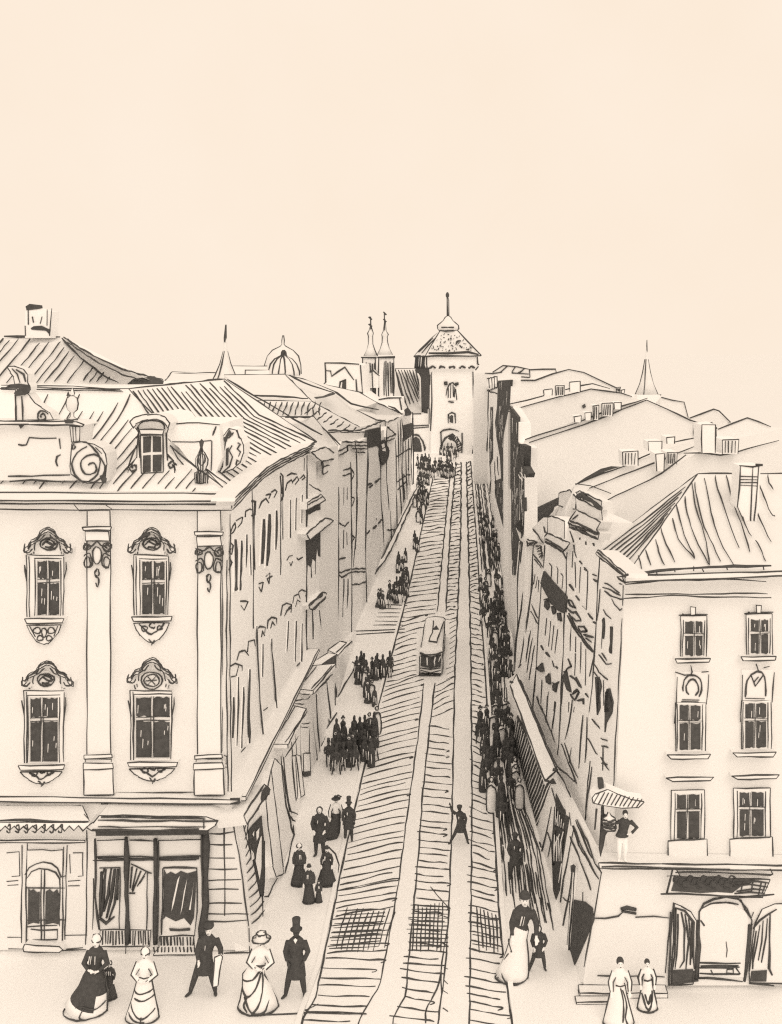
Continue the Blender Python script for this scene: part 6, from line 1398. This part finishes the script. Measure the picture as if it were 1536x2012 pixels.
# --- crowds: a few kinds of tiny figure, copied one by one
def tiny(kind):
    b = M(); dark = kind != 'pale'
    if kind in ('cloak', 'pale'): b.tube([((0, 0, .02), .24, .2), ((0, 0, .4), .27, .22), ((0, 0, .9), .24, .19), ((0, 0, 1.3), .19, .14), ((0, 0, 1.45), .07, .07), ((0, 0, 1.55), .09, .1), ((0, 0, 1.66), .1, .11), ((0, 0, 1.76), .04, .04)], 0, 10)
    elif kind == 'skirt': b.tube([((0, 0, .02), .36, .3), ((0, 0, .5), .26, .22), ((0, 0, 1.0), .15, .13), ((0, 0, 1.3), .2, .13), ((0, 0, 1.45), .07, .07), ((0, 0, 1.55), .09, .1), ((0, 0, 1.64), .17, .16), ((0, 0, 1.68), .1, .1), ((0, 0, 1.8), .06, .06)], 0, 10)
    else:
        b.tube([((0, 0, .7), .2, .15), ((0, 0, 1.0), .18, .14), ((0, 0, 1.3), .22, .14), ((0, 0, 1.45), .08, .08), ((0, 0, 1.55), .09, .1), ((0, 0, 1.66), .1, .1), ((0, 0, 1.7), .15, .15), ((0, 0, 1.72), .1, .1), ((0, 0, 1.92), .1, .1)], 0, 10)
        for s_ in (-1, 1):
            b.tube([((s_*.09, 0, .75), .085, .085), ((s_*(.12+.08*(kind == 'walker')), -.03*s_, .4), .065, .065), ((s_*(.1+.16*(kind == 'walker')), 0, .05), .05, .05), ((s_*(.12+.16*(kind == 'walker')), -.12, .03), .04, .03)], 0, 8)
            b.tube([((s_*.2, 0, 1.36), .07, .07), ((s_*.29, 0, 1.1), .06, .06), ((s_*.24, -.06, .88), .045, .045)], 0, 8)
    me = remeshed(b, 'small_figure', .035, lambda c: D_ if dark else C_, 1)
    return me
TK = {k: tiny(k) for k in ('cloak', 'skirt', 'walker', 'stander', 'pale')}
def details(kind, px_m):
    d = M(px_m)
    if kind == 'pale':
        d.line([V((x, -.1 if abs(x) > .15 else -.24, z)) for x, z in smooth([(.05, 1.42), (-.2, 1.25), (-.26, .7), (-.22, .1), (0, .03), (.22, .1), (.27, .7), (.2, 1.25), (.03, 1.44)], 3)], 1.1, .3)
        d.line([V((.1*math.cos(a), -.09, 1.63+.12*math.sin(a))) for a in [q*.45 for q in range(15)]], .9, .2)
    else:
        d.line([V((-.06, -.26, 1.0)), V((-.09, -.27, .5))], 1., .3, m=C_); d.line([V((.1, -.25, .85)), V((.13, -.26, .3))], .9, .3, m=C_)
        if kind in ('cloak',): d.line([V((.11, -.22, .7)), V((.12, -.22, .4))], .6, .3, m=C_)
        if kind in ('skirt',): d.line([V((.07*math.cos(a), -.14, 1.58+.06*math.sin(a))) for a in [q*.9 for q in range(8)]], .5, 0, m=C_)
    return d
SMALL = {}
def crowd_person(kind, px, yb, hpx, label, group):
    top = 1.92 if kind in ('walker', 'stander') else 1.8
    key = (kind, round(hpx/6))
    if key not in SMALL:
        d = details(kind, top/hpx); b = TK[kind]
        m = M(); m.v = [tuple(v.co) for v in b.vertices]; m.f = [list(p.vertices) for p in b.polygons]; mi = D_ if kind != 'pale' else C_; m.m = [mi]*len(m.f); m.sm = [True]*len(m.f)
        o_ = len(m.v); m.v += d.v; m.f += [[i+o_ for i in f] for f in d.f]; m.m += d.m; m.sm += d.sm
        SMALL[key] = m.mesh('small_figure')
    return place(SMALL[key], 'person', px, yb, hpx*R.uniform(.92, 1.1), top, R.uniform(-.35, .35), label=label, cat='person', group=group)
def crowd(poly, n, label, group, kinds=('cloak', 'skirt', 'walker', 'stander'), k=.072, dmin=.55, tries=60):
    poly = L1(poly); xs = [p[0] for p in poly]; ys_ = [p[1] for p in poly]; got = []
    for _ in range(n):
        for t in range(tries):
            x, y = R.uniform(min(xs), max(xs)), R.uniform(min(ys_), max(ys_))
            if not inside((x, y), poly): continue
            q = GR(x, y)
            if all((q-g).length > dmin for g in got): break
        else: continue
        got.append(q); hp = k*(y-VY); crowd_person(R.choice(kinds), x, y, hp, label, group)
crowd('738 1180 770 1172 800 1160 800 1188 745 1198', 12, 'small figure in the group standing on the stepped pavement left of the road', 'group on the stepped pavement', dmin=.4)
crowd('778 1150 800 1138 802 1165 782 1168', 5, 'small figure in the group standing on the stepped pavement left of the road', 'group on the stepped pavement', ('cloak', 'pale'), dmin=.35)
crowd('694 1325 716 1318 720 1352 700 1350', 6, 'small figure in the knot of people by the shop canopies left of the tram', 'knot of people left of the tram', dmin=.35)
crowd('728 1328 768 1318 766 1332 732 1338', 6, 'small figure in the short row of people at the road edge left of the tram', 'row of people left of the tram', dmin=.35)
crowd('704 1350 722 1345 735 1372 738 1390 725 1392', 7, 'small figure trailing below the knot of people left of the tram', 'people trailing along the left pavement', ('cloak', 'skirt', 'pale'), k=.06, dmin=.35)
crowd('642 1500 700 1478 704 1512 652 1526', 22, 'small figure in the dense crowd filling the left pavement below the shops', 'dense crowd on the left pavement', dmin=.38)
crowd('660 1462 700 1450 702 1480 660 1490', 9, 'small figure in the dense crowd filling the left pavement below the shops', 'dense crowd on the left pavement', ('cloak', 'cloak', 'skirt'), dmin=.38)
crowd('706 1460 742 1432 742 1470 730 1520 712 1500', 13, 'small figure in the column of people edging the road on the left pavement', 'column of people at the left road edge', ('cloak', 'walker', 'pale'), dmin=.38)
crowd('812 985 838 975 846 1010 826 1035 816 1020', 15, 'small figure in the far bunch of people on the left pavement', 'far bunch on the left pavement', ('cloak', 'cloak', 'pale'), k=.08, dmin=.5)
crowd('770 1128 795 1095 818 1060 822 1085 800 1125', 8, 'small figure walking in the gap between two left pavement groups', 'walkers between the left groups', ('cloak',), k=.075)
crowd('815 905 850 915 892 925 892 940 842 945 818 925', 40, 'tiny figure in the crowd left of the far road end', 'crowd left of the far road end', k=.1, dmin=.45)
crowd('858 885 905 885 900 912 860 905', 12, 'tiny figure in front of the gate arch', 'crowd before the gate arch', ('walker', 'stander', 'cloak'), k=.1, dmin=.7)
crowd('922 890 958 890 962 925 932 925', 24, 'tiny figure in the crowd right of the far road end', 'crowd right of the far road end', k=.1, dmin=.5)
crowd('818 930 842 925 848 945 836 985 820 985', 14, 'tiny figure in the thin line along the far left parapet', 'line of people along the far left parapet', ('cloak', 'walker'), k=.085, dmin=.6)
rl = 'small figure in the stream of people on the %s stretch of the right pavement'
crowd('938 1010 955 1000 965 1060 945 1060', 6, rl % 'far shaded', 'people on the far right pavement', k=.075)
crowd('944 1040 968 1035 985 1095 990 1120 955 1100', 10, rl % 'upper', 'people on the upper right pavement', k=.08, dmin=.5)
crowd('942 1145 980 1150 992 1205 1000 1290 965 1290 945 1220', 24, rl % 'middle', 'people on the middle right pavement', ('cloak', 'skirt', 'walker', 'stander', 'pale'), k=.078, dmin=.5)
crowd('962 1290 1003 1270 1006 1360 975 1370', 12, rl % 'tram side', 'people on the right pavement beside the tram', k=.072, dmin=.45)
crowd('934 1440 975 1410 998 1420 1010 1490 1012 1530 960 1510 945 1500', 20, rl % 'crowded', 'crowd on the right pavement', ('cloak', 'skirt', 'walker', 'stander', 'pale'), k=.074, dmin=.46)
crowd('940 1500 1000 1490 1022 1570 1020 1640 985 1640 955 1600', 18, rl % 'lower', 'crowd on the lower right pavement', ('cloak', 'walker', 'stander', 'walker', 'pale'), k=.075, dmin=.48)
# ================================================================== the tram
tr = thing('tram', (-1.85, 57, 0), 'small pale tram with dark front windows running on the middle track', 'tram')
x0, x1, y0, y1 = -2.43, -1.27, 53.3, 60.6
m = M()
def sect(y, q=0):
    return [V((x0, y, .16)), V((x1, y, .16)), V((x1, y, 1.02)), V((x1-.12, y, 1.14)), V(((x0+x1)/2, y-q, 1.2)), V((x0+.12, y, 1.14)), V((x0, y, 1.02))]
a, b = sect(y0), sect(y1); n = len(a)
m.add(a+b, [list(range(n)), list(range(2*n-1, n-1, -1))]+[[i, n+i, n+(i+1) % n, (i+1) % n][::-1] for i in range(n)], P_)
for i in (1, 2): m.line([a[i], b[i]], 1.)
m.line([a[6], b[6]], 1.); m.line([a[0], a[6]], 1.1); m.line([a[1], a[2]], 1.); m.line(b[2:7], 1.1)
m.build('body', tr)
m = M(); pt = front(y0)
m.slab(pt, [(824, 1282), (846, 1287), (869, 1281), (868, 1276), (846, 1280), (825, 1276)], -.2, .12, P_, ink=0); m.st(pt, smooth([(824, 1282), (836, 1286), (847, 1287), (858, 1285), (869, 1281)], 2), .14, 1.3); m.build('roof_visor', tr)
m = M(); m.slab(pt, [(827, 1286), (847, 1290), (867, 1286), (866, 1310), (846, 1313), (826, 1309)], -.05, .03, I_, ink=0)
m.sts(pt, '839 1292 840 1307; 856 1291 853 1300 854 1308', d=.05, w=1.5, m=P_); m.sts(pt, '866 1290 861 1300', d=.05, w=.9, m=P_); m.build('front_window', tr)
m = M(); m.sts(pt, '826 1312 846 1316 866 1312; 826 1317 846 1321 866 1317; 828 1321 840 1324', d=.05, w=1.1); m.slab(pt, [(823, 1322), (846, 1329), (866, 1326), (864, 1333), (845, 1333), (822, 1328)], -.1, .12, I_, ink=0); m.build('bumper', tr)
pr_ = side(x1, 50, x1, 70); m = M()
for k in range(5):
    ya = 54+k*1.3; q = [V((x1, ya, .6)), V((x1, ya+1, .6)), V((x1, ya+1, .95)), V((x1, ya, .95))]; m.poly([p+V((.015, 0, 0)) for p in q], I_)
m.build('side_windows', tr)
gz = ground(1.22); m = M(); m.slab(gz, L1('345 190 330 290 300 380 375 390 412 270 440 200', 'C'), -.15, .12, P_, ink=0); m.sts(gz, '345 190 330 300 300 380 375 390 410 270 445 195', 'C', d=.13, w=1.1); m.fill(gz, L1('330 275 368 230 395 270', 'C'), .14); m.build('roof_vent', tr)
m = M()
for y in (54.4, 59.2):
    for x in (x0+.06, x1-.06):
        c = V((x, y, .15)); rr = .15
        vs = [c+V((sx, rr*math.cos(q*.52), rr*math.sin(q*.52))) for sx in (-.05, .05) for q in range(12)]
        w_ = M(); w_.add(vs, [list(range(12)), list(range(23, 11, -1))]+[[i, (i+1) % 12, 12+(i+1) % 12, 12+i] for i in range(12)], I_); w_.build('wheel', tr)
m = M(); m.box((x0+.1, y0+.2, .09), (x1-.1, y1-.2, .17), I_, 0); m.build('undercarriage', tr)
# ================================================================== sky, light, camera
w = bpy.data.worlds.new('World'); S.world = w; w.use_nodes = True
nt = w.node_tree; bg = nt.nodes['Background']
tc = nt.nodes.new('ShaderNodeTexCoord'); n = nt.nodes.new('ShaderNodeTexNoise'); n.inputs['Scale'].default_value = 6; n.inputs['Detail'].default_value = 6
rp = nt.nodes.new('ShaderNodeValToRGB')
rp.color_ramp.elements[0].position = .3; rp.color_ramp.elements[1].position = .7
rp.color_ramp.elements[0].color = (.972, .828, .682, 1); rp.color_ramp.elements[1].color = (.988, .852, .715, 1)
nt.links.new(tc.outputs['Generated'], n.inputs['Vector']); nt.links.new(n.outputs['Fac'], rp.inputs['Fac']); nt.links.new(rp.outputs['Color'], bg.inputs['Color'])
bg.inputs['Strength'].default_value = 1.0
sun = bpy.data.lights.new('overcast_sun', 'SUN'); so = bpy.data.objects.new('overcast_sun', sun); COL.objects.link(so)
sun.energy = .85; sun.angle = math.radians(40); sun.color = (1, .86, .72)
so.rotation_euler = V((.2, -.70, .68)).to_track_quat('Z', 'Y').to_euler()
cam = bpy.data.cameras.new('camera'); co = bpy.data.objects.new('camera', cam); COL.objects.link(co); S.camera = co
co.location = EYE; co.rotation_euler = (math.pi/2, 0, 0)
cam.sensor_fit = 'HORIZONTAL'; cam.sensor_width = 36; cam.lens = 36*F/1536
cam.shift_x = -(VX-768)/1536; cam.shift_y = -(1006-VY)/1536
cam.clip_end = 6000; cam.clip_start = .5
S.view_settings.view_transform = 'Standard'; S.view_settings.look = 'None'; S.view_settings.exposure = 0; S.view_settings.gamma = 1
S.cycles.use_denoising = False; S.cycles.diffuse_bounces = 24; S.cycles.max_bounces = 24; S.cycles.filter_width = 1.25
